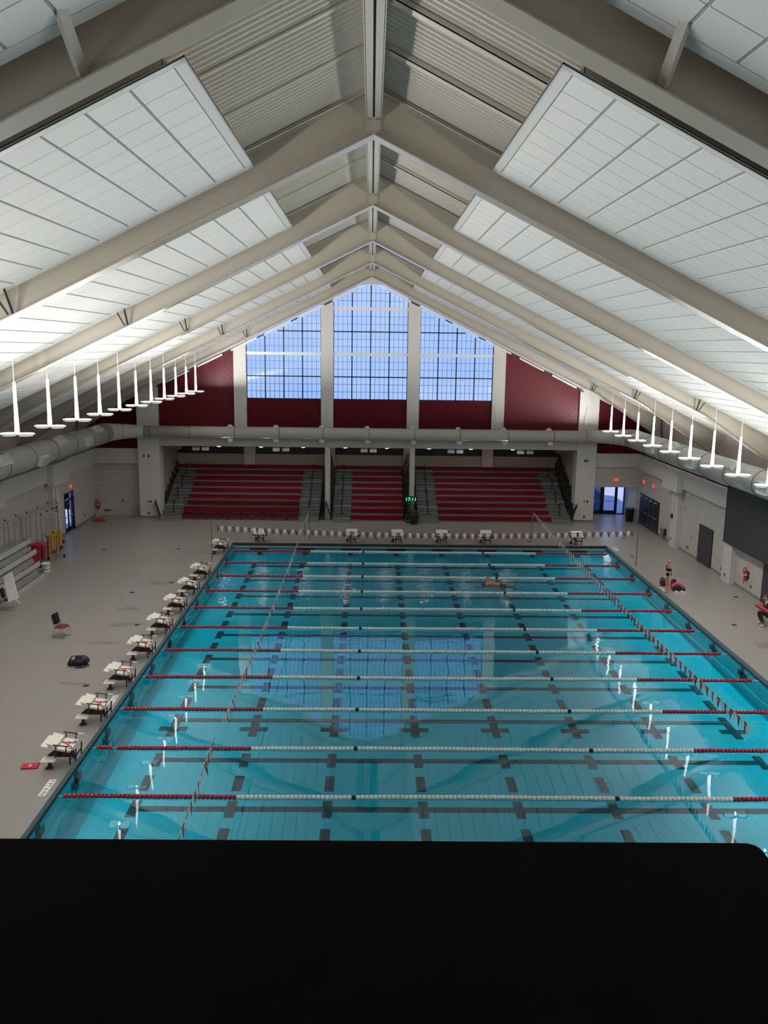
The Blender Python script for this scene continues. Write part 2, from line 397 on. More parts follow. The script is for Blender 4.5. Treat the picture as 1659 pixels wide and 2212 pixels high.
FLOOR = bpy.data.objects['floor']
wet = mat('damp_deck', (0.225, 0.208, 0.19), 0.30, var=.05)
for (x, y, rx, ry, sd) in ((-10.75, 36.3, .75, .32, 1), (-11.0, 33.9, .6, .22, 2), (-10.7, 29.5, .6, .14, 3), (-10.9, 43.1, .9, .26, 4), (-11.3, 38.6, .8, .2, 5), (-9.5, 50.0, .7, .3, 6), (17.0, 34.2, .7, .35, 7), (17.4, 45.5, .5, .25, 8)):
    pts = []
    for i in range(28):
        a = 2 * PI * i / 28; q = 1 + .25 * math.sin(2 * a + sd) + .18 * math.sin(3 * a + 2 * sd) + .1 * math.sin(5 * a + sd)
        pts.append((x + rx * q * math.cos(a) * .8, y + ry * q * math.sin(a)))
    MB().prism(pts, .0005, .0025, 'Z').build('wet_patch', wet, FLOOR)
# ---- pool basin (bottom rises towards the bleachers)
def zbot(y): return WZ - 1.26 + (y - 21.5) * (0.68 / 28.0)
basin = MB()
T = 0.25
basin.add([(PX0, PY0, zbot(PY0)), (PX1, PY0, zbot(PY0)), (PX1, PY1, zbot(PY1)), (PX0, PY1, zbot(PY1))], [(0, 1, 2, 3)])
basin.add([(PX0 + .045, PY0, WZ + .02), (PX0 + .045, PY1, WZ + .02), (PX0 + .045, PY1, zbot(PY1)), (PX0 + .045, PY0, zbot(PY0))], [(0, 1, 2, 3)])
basin.add([(PX1 - .045, PY0, WZ + .02), (PX1 - .045, PY1, WZ + .02), (PX1 - .045, PY1, zbot(PY1)), (PX1 - .045, PY0, zbot(PY0))], [(0, 1, 2, 3)])
basin.add([(PX0, PY1 - .16, WZ + .02), (PX1, PY1 - .16, WZ + .02), (PX1, PY1 - .16, zbot(PY1)), (PX0, PY1 - .16, zbot(PY1))], [(0, 1, 2, 3)])
basin.add([(PX0, PY0 + .1, WZ - .03), (PX1, PY0 + .1, WZ - .03), (PX1, PY0 + .1, zbot(PY0)), (PX0, PY0 + .1, zbot(PY0))], [(0, 1, 2, 3)])
pool = struct(basin.build('pool_basin', M['basin']), 'pale blue pool basin under the water')
# ---- gutter edge: vertical grey face, dark slot and pale lip
e = MB()
e.cur = 0
e.box(PX0 - .10, PX0 + .014, PY0, PY1 + .10, WZ + .03, .006).box(PX1 - .014, PX1 + .10, PY0, PY1 + .10, WZ + .03, .006).box(PX0, PX1, PY1 - .014, PY1 + .10, -.03, .006)
struct(e.build('pool_coping', M['coping'], None), 'grey tiled edge round the pool')
e = MB()
e.box(PX0, PX0 + .05, PY0, PY1, WZ - .02, WZ + .035).box(PX1 - .05, PX1, PY0, PY1, WZ - .02, WZ + .035).box(PX0, PX1, PY1 - .02, PY1, WZ - .02, -.028)
struct(e.build('gutter_slot', M['grate']), 'dark gutter slot at the water line')
e = MB()
e.box(PX0 + .05, PX1 - .05, PY1 - .22, PY1 - .03, WZ - .05, WZ + .03)
struct(e.build('gutter_lip', M['lip']), 'pale lip at the water line')
e = MB()
for sx in (PX0 + .045, PX1 - .045):
    s = 1 if sx < 0 else -1
    e.box(min(sx, sx + s * .12), max(sx, sx + s * .12), PY0 + .2, PY1 - .2, WZ - .62, WZ - .58)
o = e.build('safety_ledge', mat('pale_ledge_tile', (0.90, 0.97, 0.90), 0.5), pool)
# ---- dark tile markings on the bottom: two children kinds, one mesh each
LX = [-6.96 + 2.886 * k for k in range(8)]
LY0 = 23.42
LSP = 2.943
dash = MB().box(-.145, .145, -.45, .45, 0, .012).mesh('lane_dash', M['poolmark'])
tilt = math.atan(0.68 / 28.0)
for i, x in enumerate(LX):
    for k in range(-6, 19):
        y = LY0 + LSP / 2 * k
        if y > PY1 - 2.2 or k == 3: continue
        obj('lane_dash', dash, pool, (x, y, zbot(y) + .004), (tilt, 0, 0))
cross = MB().box(-.5, .5, -.15, .15, 0, .010).box(-.145, .145, -.55, .30, 0, .011).mesh('lane_cross', M['poolmark'])
for x in LX: obj('lane_cross', cross, pool, (x, 28.60, zbot(28.60) + .008), (tilt, 0, 0))
for k in range(-4, 10):
    y = LY0 + LSP * k
    MB().box(LX[0], LX[-1], -.14, .14, 0, .008).build('lane_line', M['poolmark'], pool, loc=(0, y, zbot(y) + .003)).rotation_euler = (tilt, 0, 0)
for k in range(-4, 10):                       # wall targets at both ends of every short lane
    y = LY0 + LSP * k
    for sx in (PX0 + .05, PX1 - .05):
        s = 1 if sx < 0 else -1
        b = MB().box(min(sx, sx + s * .02), max(sx, sx + s * .02), y - .14, y + .14, WZ - .56, WZ - .05)
        b.box(min(sx, sx + s * .02), max(sx, sx + s * .02), y - .42, y + .42, WZ - .42, WZ - .2)
        b.build('wall_target', M['poolmark'], pool)
for x in LX:
    b = MB().box(x - .6, x + .6, PY1 - .19, PY1 - .16, WZ - .2, WZ - .04).box(x - .15, x + .15, PY1 - .19, PY1 - .16, WZ - .5, WZ - .04)
    b.build('wall_target', M['poolmark'], pool)
# ---- water sheet
b = MB(); b.add([(PX0 + .04, PY0, WZ), (PX1 - .04, PY0, WZ), (PX1 - .04, PY1 - .1, WZ), (PX0 + .04, PY1 - .1, WZ)], [(0, 1, 2, 3)]); FLIP[0] = False
struct(b.build('pool_water', M['water']), 'still turquoise pool water'); FLIP[0] = True

# ---- side walls
def wall_box(name, x0, x1, y0, y1, z0, z1, m, label=None): return struct(MB().box(x0, x1, y0, y1, z0, z1).build(name, m), label)
b = MB(); b.box(XL - .3, XL, YB, 54.75, 0, 4.9).box(XL - .3, XL, 56.55, 61.6, 0, 4.9).box(XL - .3, XL, 54.75, 56.55, 2.62, 4.9)
struct(b.build('wall_left', M['wall']), 'white painted block wall behind the racks')
b = MB(); b.box(XR, XR + .3, YB, 61.0, 0, 4.9)
struct(b.build('wall_right', M['wall']), 'white painted block wall with dark doors')
for s, nm in ((-1, 'wall_left_upper'), (1, 'wall_right_upper')):
    b = MB(); x = s * 20.35
    b.box(min(x, x + s * .2), max(x, x + s * .2), YB, 61.2, 4.6, 8.4)
    struct(b.build(nm, M['pinkwall']), 'pinkish tan liner wall above the ledge')
    b = MB(); x = s * 20.3
    b.box(min(x, x + s * .05), max(x, x + s * .05), YB, 61.0, 4.9, 5.55)
    struct(b.build('trim_%d' % (1 if s < 0 else 2), M['redwall']), 'crimson band behind the round duct')
# bulkhead beams under the ducts, with blocks at the columns
for s, xw, nm in ((-1, XL, 'left'), (1, XR, 'right')):
    xa, xb = sorted((xw, xw - s * .22)); top = 4.93
    b = MB().box(xa, xb, YB, 61.1, 3.86, top)
    b.box(min(xw, xw + s * .75), max(xw, xw + s * .75), YB, 61.1, 4.75, 4.9)
    struct(b.build('bulkhead_' + nm, M['plaster']), 'white bulkhead beam along the %s wall' % nm)
    b = MB()
    for yc in ((52.9, 43.3, 33.7) if s < 0 else (53.1,)):
        xa, xb = sorted((xw - s * .2, xw - s * .58))
        b.box(xa, xb, yc - 1.35, yc + 1.35, 3.62, top + .03)
    struct(b.build('bulkhead_boxing_' + nm, M['plaster']), 'deeper boxing of the bulkhead over the pilasters')
    for i, yc in enumerate((52.7, 43.2, 33.6) if s < 0 else (52.75, 44.4, 34.9)):
        xa, xb = sorted((xw, xw - s * .28))
        b = MB().box(xa, xb, yc - .55, yc + .55, 0, 3.86)
        struct(b.build('pilaster', M['plaster']), 'white pilaster on the %s wall' % nm)
for s, xw, nm in ((-1, XL, 'left'), (1, XR, 'right')):
    xa, xb = sorted((xw, xw - s * .012))
    b = MB()
    for y0, y1 in (((YB, 54.7), (56.6, 61.1)) if s < 0 else ((YB, 39.2), (40.7, 47.05), (49.15, 56.25), (60.45, 61))): b.box(xa, xb, y0, y1, 0, .13)
    struct(b.build('baseboard_' + nm, mat('grey_cove_base_' + nm, (0.24, 0.225, 0.21), 0.5)), 'grey cove base along the %s wall' % nm)
# ---- corner walls beside the wide pillars
b = MB().box(XL, -16.5, 61.3, 61.6, 0, 4.9).box(XL, -19.55, 60.9, 61.3, 0, 3.86)
struct(b.build('wall_back_left', M['wallx']), 'white wall with utility outlets in the left corner')
b = MB().box(-19.15, -16.6, 61.27, 61.3, 3.12, 3.2).box(-16.62, -16.5, 61.22, 61.3, 0, 3.86)
struct(b.build('trim_3', M['plaster']), 'shadow line moulding high on the left corner wall')
b = MB().box(XL, -16.5, 60.95, 61.3, 3.86, 4.93)
struct(b.build('bulkhead_back_left', M['plaster']), 'white bulkhead across the left corner')
b = MB().box(16.2, XR, 60.9, 61.2, 2.5, 4.0).box(19.45, XR + .1, 61.0, 63.8, 0, 2.6).box(16.2, 16.3, 61.2, 63.8, 0, 2.6).box(16.2, XR, 61.0, 63.9, 2.5, 2.6)
b.box(19.1, 19.45, 60.95, 61.15, 0, 2.5) if False else None
struct(b.build('wall_back_right', M['wallx']), 'white wall over the exit passage')
b = MB().box(16.2, XR, 60.75, 61.1, 3.98, 4.95)
struct(b.build('bulkhead_back_right', M['plaster']), 'white bulkhead across the right corner')
for s in (-1, 1):
    b = MB().box(*sorted((s * 16.2, s * 20.5)), 61.25, 61.45, 4.8, 10.5)
    struct(b.build('wall_back_upper', M['redwall']), 'crimson corner wall above the bulkhead at the %s' % ('left' if s < 0 else 'right'))
# ---- end wall: wide pillars, window columns, red wall under the windows
for x0, x1, nm in ((-16.52, -15.0, 'left'), (14.8, 16.2, 'right')):
    b = MB().box(x0, x1, YW, 61.5, 0, 9.6)
    struct(b.build('pillar', M['plaster']), 'wide white pillar at the %s end of the bleachers' % nm)
    b = MB().box(x0 - .01, x1 + .01, YW - .012, YW, 0, .13)
    struct(b.build('baseboard_pillar', mat('cove_base_pillar_' + nm, (0.22, 0.21, 0.19), 0.5)))
WC = [(-9.63, -8.76, 12.2), (-3.52, -2.66, 15.1), (2.54, 3.40, 15.1), (8.57, 9.44, 12.2)]
for x0, x1, zt in WC:
    pts = [(x0, 5.3), (x1, 5.3), (x1, 17.3 - SL * abs(x1)), (x0, 17.3 - SL * abs(x0))]
    struct(MB().prism(pts, YW, 61.0).build('window_column', M['plaster']), 'white column between the end wall windows')
for x0, x1 in ((-3.24, -2.88), (2.83, 3.18)):
    struct(MB().box(x0, x1, YW, YW + .35, .0, 5.3).build('post', M['plaster']), 'slim white post between two bleacher sections')
for x0, x1 in ((-8.76, -3.52), (-2.66, 2.54), (3.40, 8.57)):
    struct(MB().box(x0, x1, 60.72, 60.95, 5.3, 8.6).build('wall_back_middle', M['redwall']), 'dark crimson wall under the end windows')
# red block triangles: every block its own piece, on a darker joint backing
for s, x0, x1 in ((-1, -14.98, -9.63), (1, 9.44, 14.8)):
    xa, xb = (abs(x1), abs(x0)) if s < 0 else (x0, x1)
    zt = lambda x: 17.2 - SL * x
    pts = [(s * xa, 5.3), (s * xb, 5.3), (s * xb, zt(xb)), (s * xa, zt(xa))]
    w = struct(MB().prism(pts, 60.76, 60.95).build('wall_back_gable', M['redmortar']), 'crimson block wall outside the %s window' % ('left' if s < 0 else 'right'))
    bw, bh = .424, .212
    full = MB().box(0, bw - .012, -.012, .02, 0, bh - .012).mesh('block', M['redblock'])
    row = 0; z = 6.3
    while z < 13:
        x = xa - (bw / 2 if row % 2 else 0)
        while x < xb:
            u0, u1 = max(x, xa), min(x + bw, xb)
            if u1 - u0 > .05 and z + bh < zt(u1) + .12:
                jit = random.uniform(0, .004)
                if u1 - u0 > bw - .01: obj('block', full, w, ((u0 if s > 0 else -u1) + .006, 60.76 - jit, z))
                else: obj('block', MB().box(0, u1 - u0 - .012, -.012, .02, 0, bh - .012).mesh('block', M['redblock']), w, ((u0 if s > 0 else -u1) + .006, 60.76 - jit, z))
            x += bw
        z += bh; row += 1
# beam under the end duct, recess behind it
struct(MB().box(-15.0, 14.8, YW - .05, YW + .45, 5.21, 5.9).build('beam', mat('grey_beam', (0.50, 0.50, 0.49), 0.5, var=.03)), 'long grey beam over the bleachers')
b = MB().box(-15.3, 15.1, 66.95, 67.2, 0, 3.9)
struct(b.build('wall_recess_back', M['beige']), 'beige wall behind the top seats')
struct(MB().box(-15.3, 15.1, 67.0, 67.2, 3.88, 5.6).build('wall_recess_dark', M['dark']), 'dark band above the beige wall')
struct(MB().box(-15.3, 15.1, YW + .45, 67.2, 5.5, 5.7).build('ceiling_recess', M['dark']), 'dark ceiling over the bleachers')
for x0, x1, nm in ((-15.32, -15.15, 'left'), (14.97, 15.14, 'right')):
    struct(MB().box(x0, x1, 61.4, 67.0, 0, 5.6).build('wall_recess_' + nm, M['pinkwall']), 'pinkish side wall of the bleacher recess at the ' + nm)
for x0, x1 in ((-9.91, -9.04), (-3.25, -2.76), (2.60, 3.08), (8.80, 9.67)):
    struct(MB().box(x0, x1, 66.6, 66.97, 2.7, 5.5).build('recess_column', M['pinkcol']), 'pinkish column on the recess wall')
for s in (-1, 1):                # sloping soffits at both ends of the recess
    x = -15.15 if s < 0 else 14.97
    pts = [(62.2, 5.5), (67.0, 5.5), (67.0, 4.35), (66.4, 4.25), (62.2, 5.0)]
    b = MB().prism(pts, *sorted((x, x - s * .35)), axis='X')
    struct(b.build('soffit', M['pinkcol']), 'sloping pinkish soffit at the recess end')
# near end of the hall behind the camera, gallery wall
struct(MB().box(-20.6, 20.6, YB - .3, YB, 0, 18.2).build('wall_near', M['plaster']), 'wall behind the viewer')
struct(MB().box(-6, 6, -2.5, .45, 0, 11.32).build('wall_gallery', M['plaster']), 'gallery wall below the black ledge')

# ---- roof: ribbed sheets, steel frames, ridge channels, joists
for s in (-1, 1):
    b = MB(); pitch = .215; d = .06; y = YB; prof = []
    while y < 61.3:
        prof += [(y, 0), (y + .07, 0), (y + .095, d), (y + .19, d)]; y += pitch
    for k in range(len(prof) - 1):
        (ya, za), (yb, zb) = prof[k], prof[k + 1]
        P = lambda x, yy, zz: (s * x, yy, ZD + zz - SL * x)
        b.add([P(.12, ya, za), P(21, ya, za), P(21, yb, zb), P(.12, yb, zb)], [(0, 1, 2, 3)])
    struct(b.build('ceiling', M['deck']), 'beige ribbed metal roof sheet, %s slope' % ('left' if s < 0 else 'right'))
    b = MB(); P = lambda x, yy, zz: (s * x, yy, ZD + zz - SL * x)
    b.add([P(0, YB, .2), P(21.2, YB, .2), P(21.2, 61.3, .2), P(0, 61.3, .2)], [(0, 1, 2, 3)])
    struct(b.build('roof', M['dark']), 'outer roof skin')
def slopebox(b, s, x0, x1, y0, y1, za, zb):     # box following the roof slope between two x, za/zb = apex heights of its underside/top
    P = lambda x, y, z: (s * x, y, z - SL * x)
    vs = [P(x, y, z) for z in (za, zb) for y in (y0, y1) for x in (x0, x1)]
    b.add(vs, [(0, 2, 3, 1), (4, 5, 7, 6), (0, 1, 5, 4), (2, 6, 7, 3), (0, 4, 6, 2), (1, 3, 7, 5)])
for k, y in enumerate(FY):
    fr = bpy.data.objects.new('steel_frame', None); COL.objects.link(fr); fr.location = (0, y, 0)
    struct(fr, 'taupe steel roof frame, %s from the near end' % ORD[k])
    LOCAL[0] = True
    for s in (-1, 1):
        b = MB(); X1 = 15.6
        bot = lambda x: ZF - SL * x if x <= X1 else ZF - SL * X1 - (x - X1) * .66
        xs = [0, X1, 20.2]
        pts = [(s * x, bot(x) + .02) for x in xs] + [(s * 20.2, ZD - .1 - SL * 20.2), (0, ZD - .1)]
        b.prism(pts, .235, .265)
        for x0, x1 in ((0, X1), (X1, 20.2)):
            vs = [(s * x, yy, bot(x) + zz) for zz in (0, .028) for yy in (0, .5) for x in (x0, x1)]
            b.add(vs, [(0, 2, 3, 1), (4, 5, 7, 6), (0, 1, 5, 4), (2, 6, 7, 3), (0, 4, 6, 2), (1, 3, 7, 5)])
        slopebox(b, s, 0, 20.2, .05, .45, ZD - .16, ZD - .13)
        b.build('rafter', M['frame'], fr)
        b = MB().box(*sorted((s * 19.7, s * 20.2)), .02, .48, 4.9, bot(20.0) + .2)
        b.build('column', M['frame'], fr)
        b = MB()                              # knee braces from the bottom flange up to the joists
        if k == 1:
            zb = bot(3.5); b.tube([(s * 3.5, .25, zb + .10), (s * 3.5, -.75, zb + .80)], .085, 4); b.build('flange_brace', M['ridge'], fr); b = MB()
        if 1 < k:
            zb = bot(15.2 if s > 0 else 8.4)
            x = 15.2 if s > 0 else 8.4
            b.tube([(s * x, .10, zb + .03), (s * x, -.35, zb + .62)], .03, 4); b.tube([(s * (x + .12), .10, zb + .03), (s * (x + .3), -.2, zb + .5)], .03, 4)
            b.build('flange_brace', M['dark'], fr)
    b = MB().box(-.07, .07, .18, .235, ZF + .05, ZF + .42)       # apex splice plates
    for dz in (.1, .2, .3):
        for dx in (-.1, .1): b.lathe([(.022, 0), (.022, .05)], (dx, .16, ZF + dz), 6, 'Y')
    b.box(-.16, .16, .17, .24, ZF + .06, ZF + .36)
    b.build('apex_plate', M['frame'], fr)
    LOCAL[0] = False
rd = bpy.data.objects.new('ridge_channel', None); COL.objects.link(rd); struct(rd, 'pale double channel under the ridge')
for s in (-1, 1):
    b = MB().box(*sorted((s * .022, s * .165)), YB, 60.9, 17.28, 17.33).box(*sorted((s * .155, s * .185)), YB, 60.9, 17.28, 17.95)
    b.build('channel', M['ridge'], rd)
MB().box(-.03, .03, YB, 60.9, 17.42, 17.46).build('slot', M['black'], rd)
for k in range(6):
    for dy in (1.9, 4.25, 6.7):
        for sd in (-1, 1):
            b = MB(); y = FY[k] + .25 + dy
            if sd > 0: slopebox(b, sd, .3, 20.2, y - .16, y + .10, ZD - .12, ZD - .095); slopebox(b, sd, .3, 20.2, y + .075, y + .10, ZD - .12, ZD - .02); slopebox(b, sd, .3, 20.2, y - .16, y - .135, ZD - .12, ZD - .0)
            else: slopebox(b, sd, .3, 20.2, y - .04, y + .04, ZD - .06, ZD - .02)
            struct(b.build('joist', M['deck']), 'steel joist under the roof sheet, %s slope' % ('right' if sd > 0 else 'left'))
# gable closure above the end windows
for s in (-1, 1):
    b = MB()
    P = [(0, 16.52), (.75, 16.48), (1.2, 16.28), (20.4, 16.28 - .495 * 19.2), (20.4, 18.1 - SL * 20.4), (0, 18.1)]
    b.prism([(s * u, v) for u, v in P], 60.55, 60.7)
    g = struct(b.build('wall_gable_fascia', M['plaster']), 'pale fascia above the end windows, %s half' % ('left' if s < 0 else 'right'))
    for i in range(6):
        x0 = .95 + i * 2.35
        b = MB(); slopebox(b, s, x0, x0 + 1.75, 60.28, 60.5, 16.62, 16.74); b.build('closure_strip', M['white'], g)
        b = MB(); slopebox(b, s, x0 + 1.8, x0 + 2.28, 60.35, 60.52, 16.63, 16.72); b.build('closure_gap', M['black'], g)

# ---- end windows: mullions, transoms, muntins and panes
def end_window(n, x0, x1, label):
    root = bpy.data.objects.new('window_%d' % n, None); COL.objects.link(root); struct(root, label)
    zs = 8.6; ztop = lambda x: min(16.47, 16.62 - .497 * abs(x))
    zrows = [8.6, 10.18, 11.75, 13.30, 14.86, 16.47]
    nc = 4; cw = (x1 - x0) / nc; yg = 60.80
    xc = lambda x: x
    for i in range(nc + 1):
        x = x0 + cw * i; h = ztop(x)
        MB().box(x - .042, x + .042, yg - .05, yg + .05, zs, h).build('mullion', M['mullion'], root)
    for j, z in enumerate(zrows[:-1]):
        # span where the slope still lets the bar exist
        a, c = x0, x1
        while ztop(a) < z + .05 and a < x1: a += .05
        while ztop(c) < z + .05 and c > x0: c -= .05
        if c - a < .2: continue
        if j in (2, 4): MB().box(a, c, yg - .16, yg + .02, z - .10, z + .10).build('transom', M['white'], root)
        else: MB().box(a, c, yg - .05, yg + .05, z - .042, z + .042).build('rail', M['mullion'], root)
    sub = 4; sw = cw / sub
    mb = MB(); pane_cache = {}
    for i in range(nc):
        for k in range(sub):
            xa, xb = x0 + cw * i + sw * k, x0 + cw * i + sw * (k + 1)
            if k: mb.box(xa - .016, xa + .016, yg - .02, yg + .02, zs, ztop(xa))
            for j in range(len(zrows) - 1):
                for r in range(3):
                    za = zrows[j] + (zrows[j + 1] - zrows[j]) * r / 3; zb = zrows[j] + (zrows[j + 1] - zrows[j]) * (r + 1) / 3
                    hi = max(ztop(xa), ztop(xb))
                    if za >= hi - .02: continue
                    if r and za < min(ztop(xa), ztop(xb)): mb.box(xa, xb, yg - .02, yg + .02, za - .015, za + .015)
                    ta, tb = min(zb, ztop(xa)), min(zb, ztop(xb)); ta, tb = max(ta, za + .005), max(tb, za + .005)
                    key = (round(ta - za, 3), round(tb - za, 3))
                    if key not in pane_cache:
                        pane_cache[key] = MB().prism([(0, 0), (sw, 0), (sw, tb - za), (0, ta - za)], -.006, .006).mesh('pane', M['glass'])
                    obj('pane', pane_cache[key], root, (xa, yg, za))
    stuff(mb.build('muntin_grid', M['muntin'], root))
end_window(1, -8.76, -3.52, 'left end window with a sloping top')
end_window(2, -2.66, 2.54, 'middle end window reaching up to the ridge')
end_window(3, 3.40, 8.57, 'right end window with a sloping top')

# ---- outside ground and skyline seen through the doors
struct(MB().box(-90, 90, 64.1, 160, -.5, -.15).build('ground_beyond', M['stone']), 'gravel yard beyond the exit doors')

struct(MB().box(-120, XL - .4, -10, 160, -.5, -.15).build('ground_side', M['stone']), 'gravel yard outside the left door')
b = MB().prism([(-10, -.15), (160, -.15), (160, 2.0), (110, 3.4), (70, 2.2), (30, 4.0), (-10, 1.5)], -119, -118, 'X')
struct(b.build('hills_side', M['hedge']), 'low hill outside the left door')

M['stemglow'] = mat('stem_added_glow', (0.9, 0.9, 0.9), 0.5, var=0, emit=(1.0, 0.97, 0.94), estr=3.5)  # stem given its own emission so it and its reflection show bright
# ================================================================== hung ceiling panels
NBAY = ['nearest', 'second', 'third', 'fourth', 'fifth', 'farthest']
PSX, PSY = .662, .768
tile_top = Matrix.Rotation(0, 3, 'X')
def tile_mesh(s):
    b = MB(); h = .018
    P = lambda x, y, z: (s * x, y, z - SL * x)
    g, gx = .013, .026
    vs = [P(x, y, z) for z in (-h, 0) for y in (g, PSY - g) for x in (gx, PSX - gx)]
    b.add(vs, [(0, 2, 3, 1), (4, 5, 7, 6), (0, 1, 5, 4), (2, 6, 7, 3), (0, 4, 6, 2), (1, 3, 7, 5)])
    return b.mesh('tile', M['tile'])
tiles = {1: tile_mesh(1), -1: tile_mesh(-1)}
for k in range(6):
    y0 = 3.50 + 9.6 * k; y1 = y0 + 7.36
    for s in (-1, 1):
        side = 'left' if s < 0 else 'right'
        p = thing('ceiling_panel', 'white hung ceiling panel of square tiles, %s bay of the %s slope' % (NBAY[k], side), 'ceiling panel', (0, y0, 0), 0, 'hung tile panels under the roof')
        LOCAL[0] = True
        b = MB()
        slopebox(b, s, 2.69, 20.4, 0, 7.36, ZP + .003, ZP + .02)
        b.build('tray', M['tgrid'], p)
        b = MB()          # upstanding rim
        slopebox(b, s, 2.69, 2.87, 0, 7.36, ZP - .018, ZP + .0); slopebox(b, s, 2.69, 2.72, 0, 7.36, ZP - .018, ZP + .012)
        slopebox(b, s, 2.69, 20.4, 0, .17, ZP - .018, ZP + .0); slopebox(b, s, 2.69, 20.4, 0, .03, ZP - .018, ZP + .012)
        slopebox(b, s, 2.69, 20.4, 7.36 - .27, 7.36, ZP - .018, ZP + .0); slopebox(b, s, 20.2, 20.4, 0, 7.36, ZP - .018, ZP)
        b.build('rim', M['white'], p)
        b = MB()
        for x in (3.1, 6.5, 10.5, 15, 19):
            for yy in (.4, 3.7, 6.9): b.tube([(s * x, yy, ZP - SL * x + .04), (s * x, yy, ZD - SL * x)], .008, 4)
        b.build('hanger_wire', M['black'], p)
        rest = MB(); far = []
        for i in range(26):
            for j in range(9):
                x = 2.87 + PSX * i; y = .17 + PSY * j
                vis = (k == 0 and x < 8 and j >= 5) or (k == 1 and x < 11.2) or (k == 2 and x < 15.2)
                pos = (s * x, y, ZP - SL * x)
                if vis: obj('tile', tiles[s], p, pos)
                else:
                    me = tiles[s]; n = len(rest.v)
                    rest.v += [(v.co.x + pos[0], v.co.y + pos[1], v.co.z + pos[2]) for v in me.vertices]
                    for f in me.polygons: rest.f.append([n + q for q in f.vertices]); rest.mi.append(0)
        if rest.v: stuff(rest.build('tile_field', M['tile'], p))
        LOCAL[0] = False

# ================================================================== pendant lamps
LD = bpy.data.lights.new('uplight_glow', 'POINT'); LD.energy = LAMP_W; LD.shadow_soft_size = .03; LD.color = (1.0, .965, .92)
LD.use_nodes = True                       # wide up-light distribution of the fixture: nothing below the disc, most light sideways
_n = LD.node_tree; _e = next(q for q in _n.nodes if q.type == 'EMISSION')
_t = _n.nodes.new('ShaderNodeTexCoord'); _x = _n.nodes.new('ShaderNodeSeparateXYZ'); _r = _n.nodes.new('ShaderNodeValToRGB')
_m = _n.nodes.new('ShaderNodeMapRange'); _m.inputs['From Min'].default_value = -1; _m.inputs['From Max'].default_value = 1
_n.links.new(_t.outputs['Normal'], _x.inputs[0]); _n.links.new(_x.outputs['Z'], _m.inputs['Value']); _n.links.new(_m.outputs[0], _r.inputs['Fac'])
_el = _r.color_ramp.elements; _el[0].position = .50; _el[0].color = (0, 0, 0, 1); _el[1].position = 1.0; _el[1].color = (.035, .035, .035, 1)
for _p, _v in ((.53, .4), (.60, 1.0), (.75, 1.0), (.85, .32), (.935, .07)): _q = _el.new(_p); _q.color = (_v, _v, _v, 1)
_h = _n.nodes.new('ShaderNodeMapRange'); _h.inputs['From Min'].default_value = -.35; _h.inputs['From Max'].default_value = .25
_h.inputs['To Min'].default_value = .10; _h.inputs['To Max'].default_value = 1.0; _h.name = 'side'
_n.links.new(_x.outputs['X'], _h.inputs['Value'])
_k = _n.nodes.new('ShaderNodeMath'); _k.operation = 'MULTIPLY'
_n.links.new(_r.outputs['Color'], _k.inputs[0]); _n.links.new(_h.outputs[0], _k.inputs[1]); _n.links.new(_k.outputs[0], _e.inputs['Strength'])
LD_R = LD.copy(); _h = LD_R.node_tree.nodes['side']     # the right row throws its light mostly to the left, the left row to the right
_h.inputs['From Min'].default_value = .35; _h.inputs['From Max'].default_value = -.25; _h.inputs['To Min'].default_value = .25
LD_FAR, LD_RFAR = LD.copy(), LD_R.copy()
for _l in (LD_FAR, LD_RFAR): _l.energy = LAMP_W * .74      # power lowered by the bleachers to make the light fall off there
LS = bpy.data.lights.new('added_downlight', 'SPOT'); LS.energy = LAMP_SPOT; LS.shadow_soft_size = .04; LS.color = (1.0, .96, .90)  # extra spot under each pendant, added to brighten the deck and water
LS.spot_size = math.radians(128); LS.spot_blend = 1.0
LS_FAR = LS.copy(); LS_FAR.energy = LAMP_SPOT * .55
def make_pendant(label, loc, rod, group):
    t = thing('pendant_lamp', label, 'lamp', loc, 0, group)
    LOCAL[0] = True
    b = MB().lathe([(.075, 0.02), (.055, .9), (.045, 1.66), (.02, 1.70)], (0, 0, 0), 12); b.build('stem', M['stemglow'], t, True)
    MB().tube([(0, 0, 1.69), (0, 0, rod)], .014, 6).build('hanger', M['white'], t)
    MB().box(-.32, .32, -.03, .03, -.02, .04).build('crossbar', M['white'], t)
    for sx in (-1, 1):
        c = (sx * .27, 0, 0)
        h = MB().lathe([(.22, -.03), (.285, -.015), (.29, .012), (.275, .024)], c, 20).build('lamp_head', M['white'], t, True)
        MB().lathe([(.21, -.045), (.22, -.031)], c, 20).build('lens', M['lampdown'], h).location = (0, 0, 0)
        MB().lathe([(.273, .025), (.255, .038)], c, 20).build('uplight', M['lampup'], h).location = (0, 0, 0)
    for sx in (-1, 1):
        obj('glow', LD, t, (sx * .27, 0, .085))
    obj('added_downlight', LS, t, (0, 0, -.06))
    LOCAL[0] = False
    return t
PY = [56.6 - 2.87 * k for k in range(18)]
gl = 'double-disc pendant lamps along the pool'
pl = None
for k, y in enumerate(PY):
    lab = 'white double-disc pendant lamp, %s from the bleachers in the left row' % ORD[k]
    if pl is None: pl = make_pendant(lab, (-11.5, y, 9.24), ZP - SL * 11.5 - 9.24 + .0, gl)
    else: copy_thing(pl, (-11.5, y, 9.24), 0, lab)
pr = None
for k, y in enumerate(PY):
    lab = 'white double-disc pendant lamp, %s from the bleachers in the right row' % ORD[k]
    if pr is None: pr = make_pendant(lab, (16.0, y, 6.93), ZP - SL * 16.0 - 6.93, gl)
    else: copy_thing(pr, (16.0, y, 6.93), 0, lab)
